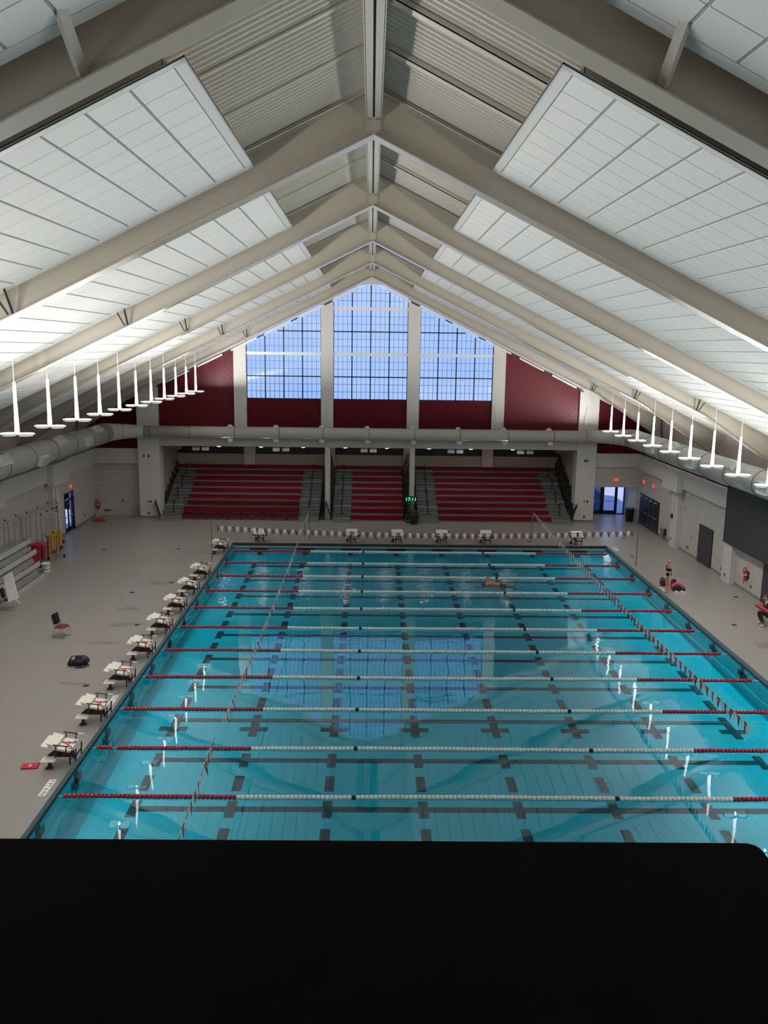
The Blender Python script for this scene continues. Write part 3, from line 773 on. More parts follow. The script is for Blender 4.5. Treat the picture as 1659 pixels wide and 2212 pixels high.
for o in bpy.data.objects:
    if o.type == 'LIGHT' and o.parent is not None:
        far, right = o.parent.location.y > 40, o.parent.location.x > 0
        if o.data.type == 'SPOT':
            o.data = LS_FAR if far else LS
            continue
        o.data = (LD_RFAR if far else LD_R) if right else (LD_FAR if far else LD)
# small downlights in the soffit under the beam
for k in range(-4, 4):
    x = 1.19 + 3.0 * k
    o = thing('downlight', 'small round downlight under the grey beam, %s from the left' % ORD[k + 4], 'lamp', (x, YW + .2, 5.21), 0, 'downlights under the grey beam')
    LOCAL[0] = True
    MB().lathe([(.17, -.03), (.19, .0)], (0, 0, 0), 14).build('housing', M['white'], o)
    MB().lathe([(.145, -.036), (.15, -.03)], (0, 0, 0), 14).build('lens', M['recess'], o)
    LOCAL[0] = False

# ================================================================== ducts
def side_duct(s, label, xc, zc, r, grilles, seams):
    d = thing('air_duct', label, 'duct', (xc, 58.2, zc), 0)
    MB().tube([(xc, YB + .5, zc), (xc, 57.6, zc)], r, 28).build('barrel', M['duct'], d, True)
    for y in seams: MB().tube([(xc, y - .03, zc), (xc, y + .03, zc)], r + .018, 28).build('seam', M['ductseam'], d, True)
    xi = -15.9 if s < 0 else 15.5                   # elbow narrowing to the end duct
    pts = []; rr = []
    for i in range(9):
        t = i / 8 * PI / 2
        R = abs(xc - xi)
        pts.append((xc - s * R * (1 - math.cos(t)), 57.6 + 2.3 * math.sin(t), zc + (6.25 - zc) * i / 8)); rr.append(r + (.42 - r) * i / 8)
    MB().tube(pts, rr, 28).build('elbow', M['duct'], d, True)
    MB().tube([pts[4], tuple(Vector(pts[4]) + (Vector(pts[5]) - Vector(pts[4])) * .08)], rr[4] + .015, 28).build('seam', M['ductseam'], d, True)
    for (y, ang) in grilles:                        # angle up from the horizontal, on the pool side
        nx, nz = -s * math.cos(ang), math.sin(ang)
        c = Vector((xc + nx * (r + .05), y, zc + nz * (r + .05)))
        m = Matrix(((nx, 0, -nz * 1), (0, 1, 0), (nz, 0, nx))).to_3x3()
        g = MB().obox(c, (.20, 1.05, .50), m).build('grille', M['white'], d)
        q = MB()
        for j in range(5): q.obox(c + m @ Vector((.104, 0, -.18 + .09 * j)), (.02, .92, .05), m)
        q.build('louvre', M['lip'], g).location = (0, 0, 0)
    return d
a52 = math.radians(48)
side_duct(-1, 'big round grey air duct along the left wall', -17.95, 6.33, .66, [(54.9, a52), (52.4, .02), (48.2, a52), (45.1, -.35), (40.4, .55), (34, a52)], [56.6, 53.6, 50.5, 47.4, 44.2, 41.0, 37.8, 34.6, 31, 28])
side_duct(1, 'big round grey air duct along the right wall', 17.85, 6.36, .63, [(55.3, a52), (51.8, 0), (48.6, a52), (45.2, -.05), (40.6, a52), (36.5, 0)], [56.6, 53.6, 50.5, 47.4, 44.2, 41.0, 37.8, 34.6])
d = thing('air_duct', 'long grey cross duct in front of the crimson end wall', 'duct', (0, 59.9, 6.25))
MB().tube([(-15.85, 59.9, 6.25), (15.45, 59.9, 6.25)], .42, 24).build('barrel', M['duct'], d, True)
for x in (-15.4, -12.6, -9.5, -6.4, -3.3, -.1, 3.1, 6.3, 9.7, 12.9, 15.2): MB().tube([(x - .02, 59.9, 6.25), (x + .02, 59.9, 6.25)], .44, 24).build('seam', M['ductseam'], d, True)
dome = MB().lathe([(.16, -.14), (.20, -.06), (.21, .0)], (0, 0, 0), 14).box(-.2, .2, -.12, .16, .0, .1).mesh('diffuser', M['white'])
for k in range(8): obj('diffuser', dome, d, (-9.85 + 3.22 * k, .12 if False else .02, -.52))
hang = MB().box(-.14, .14, -.08, .1, 0, .12).box(-.22, .22, -.05, .05, -.04, .02).mesh('saddle', M['white'])
for k in range(8): obj('saddle', hang, d, (-9.8 + 3.2 * k - .05, 0, .43))
# wall lights on the window columns
for i, (x, dx) in enumerate(((-8.98, .1), (-2.86, .1), (2.75, -.05), (8.9, -.1), (15.2, .1))):
    MB().tube([(x + dx * 1.6, YW - .06, 8.3), (x - dx * .4, YW - .3, 7.05), (x - dx * .4, YW - .02, 7.0)], .02, 6).build('strut', M['white'], None)
    tag(bpy.data.objects['strut' if i == 0 else 'strut.%03d' % i], 'thin white diagonal strut on the %s' % ('%s window column from the left' % ORD[i] if i < 4 else 'wide right pillar'), 'strut', 'struts on the columns')
t = thing('passage_light', 'round ceiling lamp over the right exit passage', 'lamp', (17.9, 62.2, 2.495)); LOCAL[0] = True
MB().lathe([(.30, -.06), (.32, 0)], (0, 0, 0), 18).build('housing', M['white'], t); MB().lathe([(.27, -.068), (.28, -.06)], (0, 0, 0), 18).build('lens', mat('passage_lens', (.9, .9, .9), .5, var=0, emit=(1, .97, .94), estr=11.0), t); LOCAL[0] = False
# pairs of ceiling boxes at the recess
for i, x in enumerate((-12.69, -12.0, -6.84, -6.16, -.46, .19, 5.88, 6.52, 10.98, 11.65)):
    o = thing('speaker_box', 'pale box hung under the beam, %s from the left' % ORD[i], 'speaker', (x, 61.9, 5.0), 0, 'pale boxes hung over the bleachers')
    LOCAL[0] = True
    MB().cbox((0, 0, -.12), (.50, .42, .26), .04).build('cabinet', mat('pale_box%d' % i, (.62, .62, .6), .5, var=0) if i == 0 else bpy.data.materials['pale_box0'], o)
    MB().box(-.04, .04, -.04, .04, 0, .52).build('bracket', M['dark'], o)
    LOCAL[0] = False
# black ledge across the foot of the view
b = MB(); zt = 11.5; X1, Y1, r = .505, .985, .016
pts = [(-2.2, -.6), (X1, -.6)] + [(X1 - r + r * math.cos(t), Y1 - r + r * math.sin(t)) for t in [PI / 2 * i / 6 for i in range(7)]] + [(-2.2, Y1 + .012)]
n = len(pts)
vs = [(x, y, zt - .16) for x, y in pts] + [(x, y, zt - .02) for x, y in pts] + [(x - .012 * (1 if x > 0 else 0), y - .012 * (1 if y > 0 else 0), zt) for x, y in pts]
b.add(vs, [tuple(range(n)), tuple(range(2 * n, 3 * n))] + [(q + i, q + (i + 1) % n, q + n + (i + 1) % n, q + n + i) for q in (0, n) for i in range(n)])
o = b.build('ledge', M['matte']); tag(o, 'matte black ledge with a rounded corner filling the foot of the view', 'ledge')
# ================================================================== telescopic bleachers
def Yr(i): return 60.0 + .76 * i
def Zs(i): return .37 + .3455 * i            # seat tops
def Zd(i): return .09 + .3455 * i            # row decks
def bleacher(label, x0, x1, aisles, rails, guard_front=False):
    """aisles: list of (xa, xb, side) ; side: which x of the loop handles"""
    t = thing('bleacher', label, 'bleachers', ((x0 + x1) / 2, 60.0, 0), 0, 'bleacher sections against the end wall')
    free = []; a = x0
    for xa, xb, _ in sorted(aisles):
        if xa - a > .3: free.append((a, xa))
        a = xb
    if x1 - a > .3: free.append((a, x1))
    for i in range(9):
        y = Yr(i)
        b = MB().box(x0, x1, y - .02, y + .78, Zd(i) - .06, Zd(i)).box(x0, x1, y, y + .03, max(0, Zd(i) - .36), Zd(i) - .05)
        if i == 0: b.box(x0, x1, y + .02, y + .05, 0.0, .05)
        b.build('row_deck', M['step'], t)
        spans = [(x0 + .02, x1 - .02)] if i == 8 else free
        for xa, xb in spans:
            if guard_front and i == 0: continue
            s = MB().box(xa + .02, xb - .02, y - .06, y + .24, Zs(i) - .05, Zs(i)).box(xa + .02, xb - .02, y - .06, y - .03, Zs(i) - .23, Zs(i) - .04)
            s.build('bench_seat', M['seat'], t)
    for xa, xb, side in aisles:
        for i in range(9):
            y = Yr(i)
            if i > 0: MB().box(xa + .03, xb - .03, y - .40, y + .02, Zd(i) - .20, Zd(i) - .165).box(xa + .03, xb - .03, y - .40, y - .37, Zd(i) - .34, Zd(i) - .16).build('half_step', M['step'], t)
            MB().box(xa + .03, xb - .03, y - .05, y - .015, Zd(i) - .03, Zd(i) + .004).build('step_nosing', M['stepedge'] if (i * 7 + int(xa * 3)) % 3 == 0 else M['step'], t)
        b = MB()
        for j in range(3): b.box(xa + .03, xb - .03, 59.38 + .21 * j, 60.0, .0 if j == 0 else .10 * j - .02, .09 + .10 * j)
        b.build('front_steps', M['step'], t)
        xm = (xa + xb) / 2 - side * .02
        for i in (1, 3, 5, 7):
            y = Yr(i) - .1; z = Zd(i)
            h = MB().tube([(xm, y, z), (xm, y, z + .86)], .034, 6)
            pts = [(xm + side * .10 * math.sin(q) * 1.0, y + .05, z + .86 - .17 + .17 * math.cos(q)) for q in [PI * k / 5 for k in range(6)]]
            h.tube([(xm, y, z + .86)] + pts[1:] + [(xm + side * .02, y, z + .5)], .028, 6)
            h.box(xm - .07, xm + .07, y - .07, y + .07, z - .02, z + .05)
            h.build('aisle_handrail', M['black'], t)
    for x, s in rails:               # raked black end guards, one frame per row
        for i in range(9):
            y = Yr(i); z = Zd(i); lean = s * .30
            P = lambda yy, zz: (x + lean * (zz - z) / 1.0, yy, zz)
            g = MB().tube([P(y + .05, z - .25), P(y + .05, z + 1.1), P(y + .16, z + 1.22), P(y + .66, z + 1.22), P(y + .74, z + 1.1), P(y + .74, z - .1)], .022, 6)
            g.build('end_guard', M['black'], t)
            pa = [P(y + .08, z + .06), P(y + .71, z + .06), P(y + .71, z + 1.18), P(y + .08, z + 1.14)]; n_ = s * .012
            MB().add(pa + [(q[0] + n_, q[1], q[2]) for q in pa], [(0, 1, 2, 3), (7, 6, 5, 4), (0, 4, 5, 1), (1, 5, 6, 2), (2, 6, 7, 3), (3, 7, 4, 0)]).build('guard_panel', M['dark'], t)
    if guard_front:
        xa, xb = free[0]
        g = MB(); y = Yr(1) - .16
        g.tube([(xa, y, Zd(0)), (xa, y, 1.45), (xb, y, 1.45), (xb, y, Zd(0))], .024, 6); g.tube([(xa, y, .76), (xb, y, .76)], .018, 6)
        g.build('front_rail', M['black'], t)
        g = MB(); n = int((xb - xa) / .125)
        for w in range(1, n): g.box(xa + (xb - xa) * w / n - .011, xa + (xb - xa) * w / n + .011, y - .012, y + .012, .74, 1.45)
        stuff(g.build('baluster_row', M['black'], t))
        n = 10; w = (xb - xa) / n
        for k in range(n):
            xx = xa + k * w
            MB().box(xx + .06, xx + w - .06, 59.86, 60.12, .37, .43).box(xx + .06, xx + w - .06, 59.84, 59.88, .19, .43).build('wheelchair_seat', M['seat'], t)
            MB().box(xx + .05, xx + w - .05, 60.16, 60.20, .52, .78).build('seat_back', M['seat'], t)
            f = MB()
            for q in (xx + .03, xx + w - .03): f.tube([(q, 59.86, 0), (q, 59.86, .46), (q, 60.2, .46), (q, 60.2, .80)], .02, 5)
            f.box(xx + .04, xx + w - .04, 59.9, 60.2, .42, .46)
            f.build('seat_frame', M['black'], t)
    return t
bleacher('left bleacher section with crimson bench rows and black front railing', -14.95, -3.64, [(-14.95, -13.35, 1), (-5.13, -3.64, 1)], [(-15.0, -1), (-3.58, 1)], True)
bleacher('narrow middle bleacher section with crimson benches and one aisle', -2.70, 2.45, [(-2.70, -1.38, -1)], [(-2.76, -1), (2.50, 1)])
bleacher('right bleacher section with crimson benches between two grey aisles', 3.47, 14.5, [(3.47, 4.90, -1), (13.05, 14.5, -1)], [(3.42, -1), (14.55, 1)])

# ================================================================== pace clock and bin by the bleachers
t = thing('pace_clock', 'black pace clock with green digits in front of the slim post', 'clock', (2.9, 59.55, 0))
b = MB().box(2.46, 3.34, 59.58, 59.68, 1.48, 1.88); b.build('case', M['black'], t)
MB().tube([(2.9, 59.63, 0.02), (2.9, 59.63, 1.5)], .035, 8).build('pole', M['black'], t)
MB().box(2.6, 3.2, 59.45, 59.8, 0, .04).build('base', M['black'], t)
text('digits', '17:11', .36, M['led'], t, (0, .02, 1.67), Matrix.Rotation(PI / 2, 3, 'X'), .004)
t = thing('trash_can', 'black round-shouldered bin under the green pace clock', 'bin', (3.1, 59.15, 0))
MB().lathe([(.25, 0), (.30, .05), (.34, .55), (.35, .80)], (3.1, 59.15, 0), 18).build('body', M['black'], t, True)
MB().lathe([(.355, .80), (.35, .88), (.26, .98), (.12, 1.02)], (3.1, 59.15, 0), 18).build('lid', M['black'], t, True)

# ================================================================== lane ropes
RX0, RX1 = -8.46, 14.86
RY = [21.95 + 2.943 * k for k in range(11)]
RC = [(-3.64, -.37, 7.04, 10.36)] * 11
fl = MB().lathe([(.030, -.056), (.062, -.048), (.066, -.015), (.066, .02), (.060, .05), (.030, .056)], (0, 0, 0), 10, 'X')
fme = {c: fl.mesh('float', M[c], True) for c in ('redfloat', 'whitefloat', 'black')}
PITCHF = .1235
near_end = ['nearest', 'second', 'third', 'fourth', 'fifth', 'sixth', 'seventh', 'eighth', 'ninth', 'tenth', 'farthest']
for k, y in enumerate(RY):
    t = thing('lane_rope', '%s lane rope%s across the pool, red ends and white middle' % (near_end[k], '' if k in (0, 10) else ' from the viewer'), 'lane rope', (0, y, WZ + .02), 0, 'lane ropes on the water')
    LOCAL[0] = True
    MB().tube([(RX0 - .14, 0, 0), (RX1 + .16, 0, 0)], .012, 6).build('cable', M['netgrey'], t)
    runs = {'redfloat': MB(), 'whitefloat': MB(), 'redfloat2': MB()}
    n = int((RX1 - RX0) / PITCHF)
    wob = [random.uniform(-.006, .006) for _ in range(40)]
    for i in range(n):
        x = RX0 + PITCHF * (i + .5)
        c = 'redfloat' if x < RC[k][0] or x > RC[k][3] else 'whitefloat'
        blk = min(abs(x - RC[k][1]), abs(x - RC[k][2])) < PITCHF / 2
        if k == 1 and .45 < x - RX0 < .58: continue
        dy = .02 * math.sin(x * .55 + k) + .008 * math.sin(x * 2.3 + 2 * k)
        if blk: obj('marker_float', fme['black'], t, (x, dy, .006))
        elif k < 2: obj('float', fme[c], t, (x, dy, random.uniform(-.004, .004)))
        else:
            mb = runs['redfloat2' if c == 'redfloat' and x > 5 else c]; q = len(mb.v)
            mb.v += [(v[0] + x, v[1] + dy, v[2]) for v in fl.v]; mb.f += [[q + j for j in f] for f in fl.f]; mb.mi += [0] * len(fl.f)
    for c, mb in runs.items():
        if mb.v: stuff(mb.build('red_floats' if 'red' in c else 'white_floats', M['redfloat' if 'red' in c else c], t, True))
    LOCAL[0] = False

# ================================================================== pennant lines
def flag_mesh(w, h, m, glyph=None):
    b = MB().add([(-w / 2, -.002, 0), (w / 2, -.002, 0), (w / 2 * .08, -.002, -h), (-w / 2 * .08, -.002, -h), (-w / 2, .002, 0), (w / 2, .002, 0), (w / 2 * .08, .002, -h), (-w / 2 * .08, .002, -h)],
                 [(0, 1, 2, 3), (7, 6, 5, 4), (0, 4, 5, 1), (1, 5, 6, 2), (2, 6, 7, 3), (3, 7, 4, 0)])
    mats = [m]
    if glyph:
        mats.append(M['pink']); b.cur = 1; s = w * .62
        for side in (-1, 1):
            for pts, wd in A_glyph():
                b.ribbon([((u - .5) * s, (v - .5) * s * .9 - h * .25) for u, v in pts], wd * s, .003, .0045, lambda u, v, q, sd=side: (u, q * sd, v))
    return b.mesh('pennant', mats)
fw, fh = .215, .335
FM = [flag_mesh(fw, fh, M['flagred'], True), flag_mesh(fw, fh, M['flagwhite'])]
def pennants(label, p0, p1, sag, n0, n1, n, jitter, group='pennant lines over the water', phase=0):
    t = thing('pennant_line', label, 'pennants', p0, 0, group)
    p0, p1 = Vector(p0), Vector(p1)
    at = lambda q: p0.lerp(p1, q) - Vector((0, 0, 4 * sag * q * (1 - q)))
    MB().tube([at(i / 40) for i in range(41)], .008, 5).build('cord', M['netgrey'], t)
    d = p1 - p0; rz = math.atan2(d.y, d.x)
    for i in range(n):
        q = n0 + (n1 - n0) * (i + .5) / n
        o = obj('pennant', FM[(i + phase) % 2], t, at(q) - p0, (random.gauss(0, jitter), 0, rz + random.gauss(0, jitter)))
    return t
pennants('pennant line with maroon and white flags across the far pool end', (-8.97, 47.75, 2.12), (15.40, 47.67, 2.06), .30, .008, .992, 107, .05)
pennants('pennant line over the left lane ends, seen almost edge on', (-3.84, 53.1, 2.1), (-3.95, 21.7, 2.1), .30, .02, .985, 136, .12)
pennants('short pennant line continuing towards the viewer at lower left', (-4.02, 21.3, 2.1), (-3.8, 5.0, 2.1), .12, .02, .98, 70, .12)
pennants('pennant line with large flags over the right lane ends', (10.45, 53.45, 2.05), (10.5, 21.2, 2.1), .26, .01, .985, 138, .10)
for nm, x, y, h in (('left far corner post of the far pennant line', -9.04, 47.75, 2.16), ('right far post of the far pennant line', 15.44, 47.68, 2.1), ('end post of the left pennant line by the bleachers', -3.84, 53.2, 2.12), ('end post of the right pennant line by the bleachers', 10.45, 53.55, 2.06)):
    t = thing('stanchion', 'slim grey ' + nm, 'post', (x, y, 0), 0, 'posts carrying the pennant lines')
    MB().tube([(x, y, 0), (x, y, h)], .028, 8).build('pole', M['ductseam'], t)
    MB().lathe([(.05, 0), (.05, .012), (.03, .02)], (x, y, 0), 10).build('floor_socket', M['chrome'], t)
# cross cord near the viewer between the two short lines
tag(MB().tube([(PX0 + .05, 27.0, -.02)] + [(x, 27.0 - .15 * math.sin((x + 8.6) / 23.6 * PI), WZ + .05) for x in [-8 + i * 2.2 for i in range(11)]] + [(PX1 - .05, 27.0, -.02)], .0035, 4).build('guide_cord', M['netgrey']), 'thin pale cord crossing the water between two lane ropes', 'cord')

# ================================================================== starting blocks (pool on the +x side)
def make_block(label, loc, rz, group):
    t = thing('starting_block', label, 'starting block', loc, rz, group)
    LOCAL[0] = True
    TA = math.radians(9.3); m10 = Matrix.Rotation(TA, 3, 'Y')
    zt_ = lambda x: .655 - (x + .255) * math.tan(TA) + .0
    zc = zt_(-.255) - .03
    pl = MB().obox((-.255, 0, zc), (.87, .74, .05), m10); pl.obox((-.255, 0, zc - .04), (.78, .66, .035), m10)
    pl = pl.build('platform', M['cream'], t)
    b = MB()
    for pts, wd in A_glyph():
        pp = [((u - .5) * .50, (v - .5) * .44) for u, v in pts]
        b.ribbon(pp, wd * .46, .0, .004, lambda u, v, q: (-.02 - v * .85, u, zt_(-.02 - v * .85) - .002 + q))
    b.build('letter', M['crimson'], pl).location = (0, 0, 0)
    MB().prism([(-.52, zt_(-.52) + .11), (-.22, zt_(-.22) + .075), (-.20, zt_(-.20) - .01), (-.30, zt_(-.3) - .01), (-.50, zt_(-.50) + .075)], -.36, .36).build('kick_plate', M['cream'], t)
    b = MB().prism([(-.62, .26), (-.56, .33), (-.36, .50), (-.26, .58), (.08, .54), (.13, .36), (.26, .33), (.26, .27)], -.13, -.05)
    b.box(-.32, .08, -.20, .20, .49, .53)
    b.build('pedestal', M['maroon'], t)
    b = MB().tube([(.05, -.09, 0), (.05, -.09, .30)], .024, 8); b.tube([(.05, .26, 0), (.05, .26, .30)], .024, 8); b.tube([(.05, -.09, .29), (.05, .26, .29)], .026, 8); b.tube([(.05, -.09, .14), (.16, -.09, .28)], .014, 6)
    b.build('front_legs', M['maroon'], t)
    b = MB().tube([(.24, -.26, .30), (.24, .26, .30)], .022, 8)
    for y in (-.24, .24): b.tube([(.28, y, .20), (.30, y, .58)], .021, 8); b.tube([(.22, y, .30), (.29, y, .36)], .016, 6)
    b.build('grip_bars', M['maroon'], t)
    for y in (-.43, .43):
        b = MB()
        b.tube([(-.28, y, .79), (.16, y, .74)], .019, 7); b.tube([(-.24, y, .40), (-.20, y, .78)], .018, 7); b.tube([(.06, y, .40), (.09, y, .75)], .018, 7)
        b.tube([(-.24, y, .41), (-.2, y * .2, .40)], .018, 6); b.tube([(.06, y, .41), (.03, y * .2, .40)], .018, 6)
        b.build('side_handle', M['maroon'], t)
    MB().tube([(.15, .43, .745), (.32, .43, .73)], .026, 8).build('handle_sleeve', M['white'], t)
    b = MB().cbox((-.47, -.30, .285), (.42, .34, .05), .03); b.build('rear_step', M['cream'], t)
    b = MB().lathe([(.12, 0), (.12, .02), (.055, .04), (.05, .22), (.12, .258)], (-.47, -.28, 0), 12).tube([(-.46, -.26, .2), (-.40, -.1, .30)], .03, 6)
    b.build('rear_post', M['maroon'], t)
    LOCAL[0] = False
    return t
blk = None
for k, y in enumerate([23.42 + 2.943 * q for q in range(8)] + [23.42 + 2.943 * 9]):
    lab = 'white and maroon starting block on the left deck, %s' % (['nearest the viewer', 'second from the viewer', 'third from the viewer', 'fourth from the viewer', 'fifth from the viewer', 'sixth from the viewer', 'seventh from the viewer', 'eighth from the viewer', 'alone at the far corner'][k])
    if blk is None: blk = make_block(lab, (PX0 - .12, y, 0), 0, 'starting blocks on the left deck')
    else: copy_thing(blk, (PX0 - .12, y, 0), 0, lab)
for k, x in enumerate((-6.96, -1.13, 1.75, 4.61, 7.43, 13.25)):
    copy_thing(blk, (x, PY1 + .12, 0), -PI / 2, 'white and maroon starting block at the far pool end, %s from the left' % ORD[k], 'starting blocks at the far end')

# ================================================================== depth signs
def deck_sign(label, x, y, w, l, rot, plate=True):
    t = thing('depth_sign', label, 'sign', (x, y, 0), rot, 'depth signs on the pool edge')
    LOCAL[0] = True
    if plate: MB().box(-l / 2, l / 2, -w / 2, w / 2, .001, .006).build('plate', M['signwhite'], t)
    text('lettering', '7 FT 6 IN', w * .86, M['signblack' if plate else 'signwhite'], t, (0, 0, .008), None, .001, 'CENTER', (l / (w * .86 * 4.25), 1, 1))
    LOCAL[0] = False
deck_sign('white depth sign reading 7 FT 6 IN, nearest on the left deck', -8.90, 22.0, .20, .90, -PI / 2)
deck_sign('white depth sign reading 7 FT 6 IN, beside the second starting block', -8.87, 28.03, .20, .86, -PI / 2)
deck_sign('white depth sign reading 7 FT 6 IN by the sixth left block', -8.88, 42.2, .20, .86, -PI / 2)
deck_sign('white depth lettering on the deck left of the first far block', -7.95, 53.05, .26, .80, PI, False)
deck_sign('white depth lettering on the deck between the second and third far blocks', .2, 53.05, .26, .80, PI, False)
deck_sign('white depth lettering on the deck at the far right of the end wall', 14.15, 53.05, .26, .80, PI, False)
deck_sign('white depth lettering on the deck between the fourth and fifth far blocks', 5.95, 53.05, .26, .80, PI, False)
deck_sign('white depth sign on the right deck at the far corner', 15.45, 51.9, .24, .95, PI / 2)
deck_sign('white depth sign on the right deck at the feet of the standing swimmer', 15.27, 42.72, .22, .85, PI / 2)

# ================================================================== floor drains
for i, (x, y) in enumerate([(-16.08, 50.46), (-11.63, 50.77), (-11.86, 41.3), (-10.24, 36.23), (-10.22, 29.31), (-10.35, 43.24), (-7.42, 54.07), (.44, 54.14), (10.29, 51.3 + 2.4), (16.89, 55.0), (15.9, 49.92), (18.62, 41.39), (16.63, 36.9)]):
    t = thing('floor_drain', 'small dark floor drain, %s in the deck' % (('%s on the left side counting clockwise' % ORD[i]) if i < 6 else ('%s along the far end' % ORD[i - 6] if i < 9 else '%s on the right side from the far end' % ORD[i - 9])), 'drain', (x, y, 0), 0, 'floor drains in the deck')
    LOCAL[0] = True
    MB().lathe([(.125, .001), (.12, .006)], (0, 0, 0), 14).build('ring', M['grate'], t)
    g = MB()
    for q in range(5): g.box(-.09, .09, -.085 + .04 * q, -.07 + .04 * q, .006, .009)
    g.build('grate_bar', M['dark'], t)
    LOCAL[0] = False
M['darkdoorglass'] = glass_mat('door_glass_dark_reflection', (.22, .28, .42), .05)  # glass darkened to stand for a dark reflection in the left leaf
# ================================================================== doors and wall fittings
def door_leaf(parent, axis, at, a0, a1, z1, glass, bar_side, dark='black', gm='doorglass'):
    """one leaf in the plane axis=at, from a0 to a1 along the other axis"""
    def bx(b, u0, u1, d0, d1, z0, z1_):
        return b.box(at + d0, at + d1, u0, u1, z0, z1_) if axis == 'X' else b.box(u0, u1, at + d0, at + d1, z0, z1_)
    b = MB(); st = .10
    if glass:
        bx(b, a0, a0 + st, -.02, .03, .0, z1); bx(b, a1 - st, a1, -.02, .03, .0, z1); bx(b, a0, a1, -.02, .03, z1 - .1, z1); bx(b, a0, a1, -.02, .03, 0, .27)
    else: bx(b, a0, a1, -.02, .03, .0, z1)
    lf = b.build('door_leaf', M[dark], parent)
    if glass: bx(MB(), a0 + st, a1 - st, -.002, .008, .27, z1 - .1).build('pane', M[gm], lf).location = (0, 0, 0)
    s = bar_side
    q = MB(); bx(q, a0 + .12, a1 - .12, *(sorted((s * .06, s * .09))), .98, 1.03); bx(q, a0 + .12, a0 + .15, *(sorted((0, s * .08))), .98, 1.03); bx(q, a1 - .15, a1 - .12, *(sorted((0, s * .08))), .98, 1.03)
    q.build('push_bar', M['chrome'], lf).location = (0, 0, 0)
    return lf
def droot(n, label, loc=(0, 0, 0)):
    o = bpy.data.objects.new('door_%d' % n, None); COL.objects.link(o); o.location = loc; return struct(o, label)
d = droot(1, 'black framed glass double door in the left wall')
b = MB()
for y in (54.75, 56.55 - .06): b.box(XL - .2, XL + .02, y, y + .06, 0, 2.62)
for z in (2.56, 2.08): b.box(XL - .2, XL + .02, 54.75, 56.55, z, z + .06)
b.build('frame', M['black'], d)
MB().box(XL - .11, XL - .10, 54.81, 56.49, 2.14, 2.56).build('transom_pane', M['doorglass'], d)
door_leaf(d, 'X', XL - .1, 54.81, 55.65, 2.08, True, 1); door_leaf(d, 'X', XL - .1, 55.65, 56.49, 2.08, True, 1)
d = droot(2, 'black framed glass doors at the end of the right exit passage')
b = MB()
for x in (16.3, 17.62, 18.72, 19.30): b.box(x, x + .09, 63.6, 63.75, 0, 2.5)
b.box(16.3, 19.45, 63.6, 63.75, 2.42, 2.5).box(16.3, 19.45, 63.6, 63.75, 0, .06)
b.build('frame', M['black'], d)
door_leaf(d, 'Y', 63.68, 16.39, 17.62, 2.42, True, -1, 'black', 'darkdoorglass'); door_leaf(d, 'Y', 63.68, 17.71, 18.72, 2.42, True, -1)
MB().box(18.81, 19.30, 63.67, 63.68, .06, 2.42).build('side_pane', M['doorglass'], d)
d = droot(3, 'row of dark glazed doors in the right wall')
b = MB().box(XR - .03, XR + .01, 56.25, 60.45, 0, 2.2); b.build('frame', M['black'], d)
for k in range(4):
    y0 = 56.33 + 1.01 * k
    lf = MB().box(XR - .06, XR - .03, y0, y0 + .98, .02, 2.12).build('door_leaf', M['darkgrey'], d)
    MB().box(XR - .066, XR - .06, y0 + .14, y0 + .84, .3, 2.0).build('pane', mat('dark_door_glass_%d' % k, (.010, .013, .018), .38, var=0, spec=.25), lf).location = (0, 0, 0)
    MB().box(XR - .12, XR - .09, y0 + .12, y0 + .86, .98, 1.03).build('push_bar', M['chrome'], lf).location = (0, 0, 0)
    MB().box(XR - .16, XR - .06, y0 + .35, y0 + .7, 2.0, 2.08).build('door_closer', M['lip'], lf).location = (0, 0, 0)
d = droot(4, 'plain charcoal door in the right wall')
MB().box(XR - .03, XR + .01, 47.05, 49.15, 0, 2.24).build('frame', M['dark'], d)
for k in range(2):
    lf = MB().box(XR - .05, XR - .03, 47.12 + .98 * k, 47.12 + .98 * k + .97, .02, 2.18).build('door_leaf', M['darkgrey'], d)
    MB().tube([(XR - .05, 48.0 + .2 * k, 1.0), (XR - .12, 48.0 + .2 * k, 1.0), (XR - .12, 48.0 + .2 * k - .1, 1.0)], .014, 6).build('door_handle', M['chrome'], lf).location = (0, 0, 0)
d = droot(5, 'charcoal doorway under the dark scoreboard')
MB().box(XR - .04, XR + .01, 36.5, 40.66, 0, 2.03).build('door_leaf', M['darkgrey'], d)
t = thing('scoreboard', 'large blank charcoal scoreboard hung on the right wall', 'scoreboard', (XR - .12, 38, 2.03))
MB().box(19.2, 19.255, 26, 44.85, 2.17, 5.16).build('cabinet', M['darkgrey'], t)
b = MB()
for y in (44.82, 26): b.box(19.18, 19.26, y, y + .05, 2.14, 5.19)
b.box(19.18, 19.26, 26, 44.87, 2.14, 2.18).box(19.18, 19.26, 26, 44.87, 5.15, 5.19)
b.build('edge_frame', M['dark'], t)
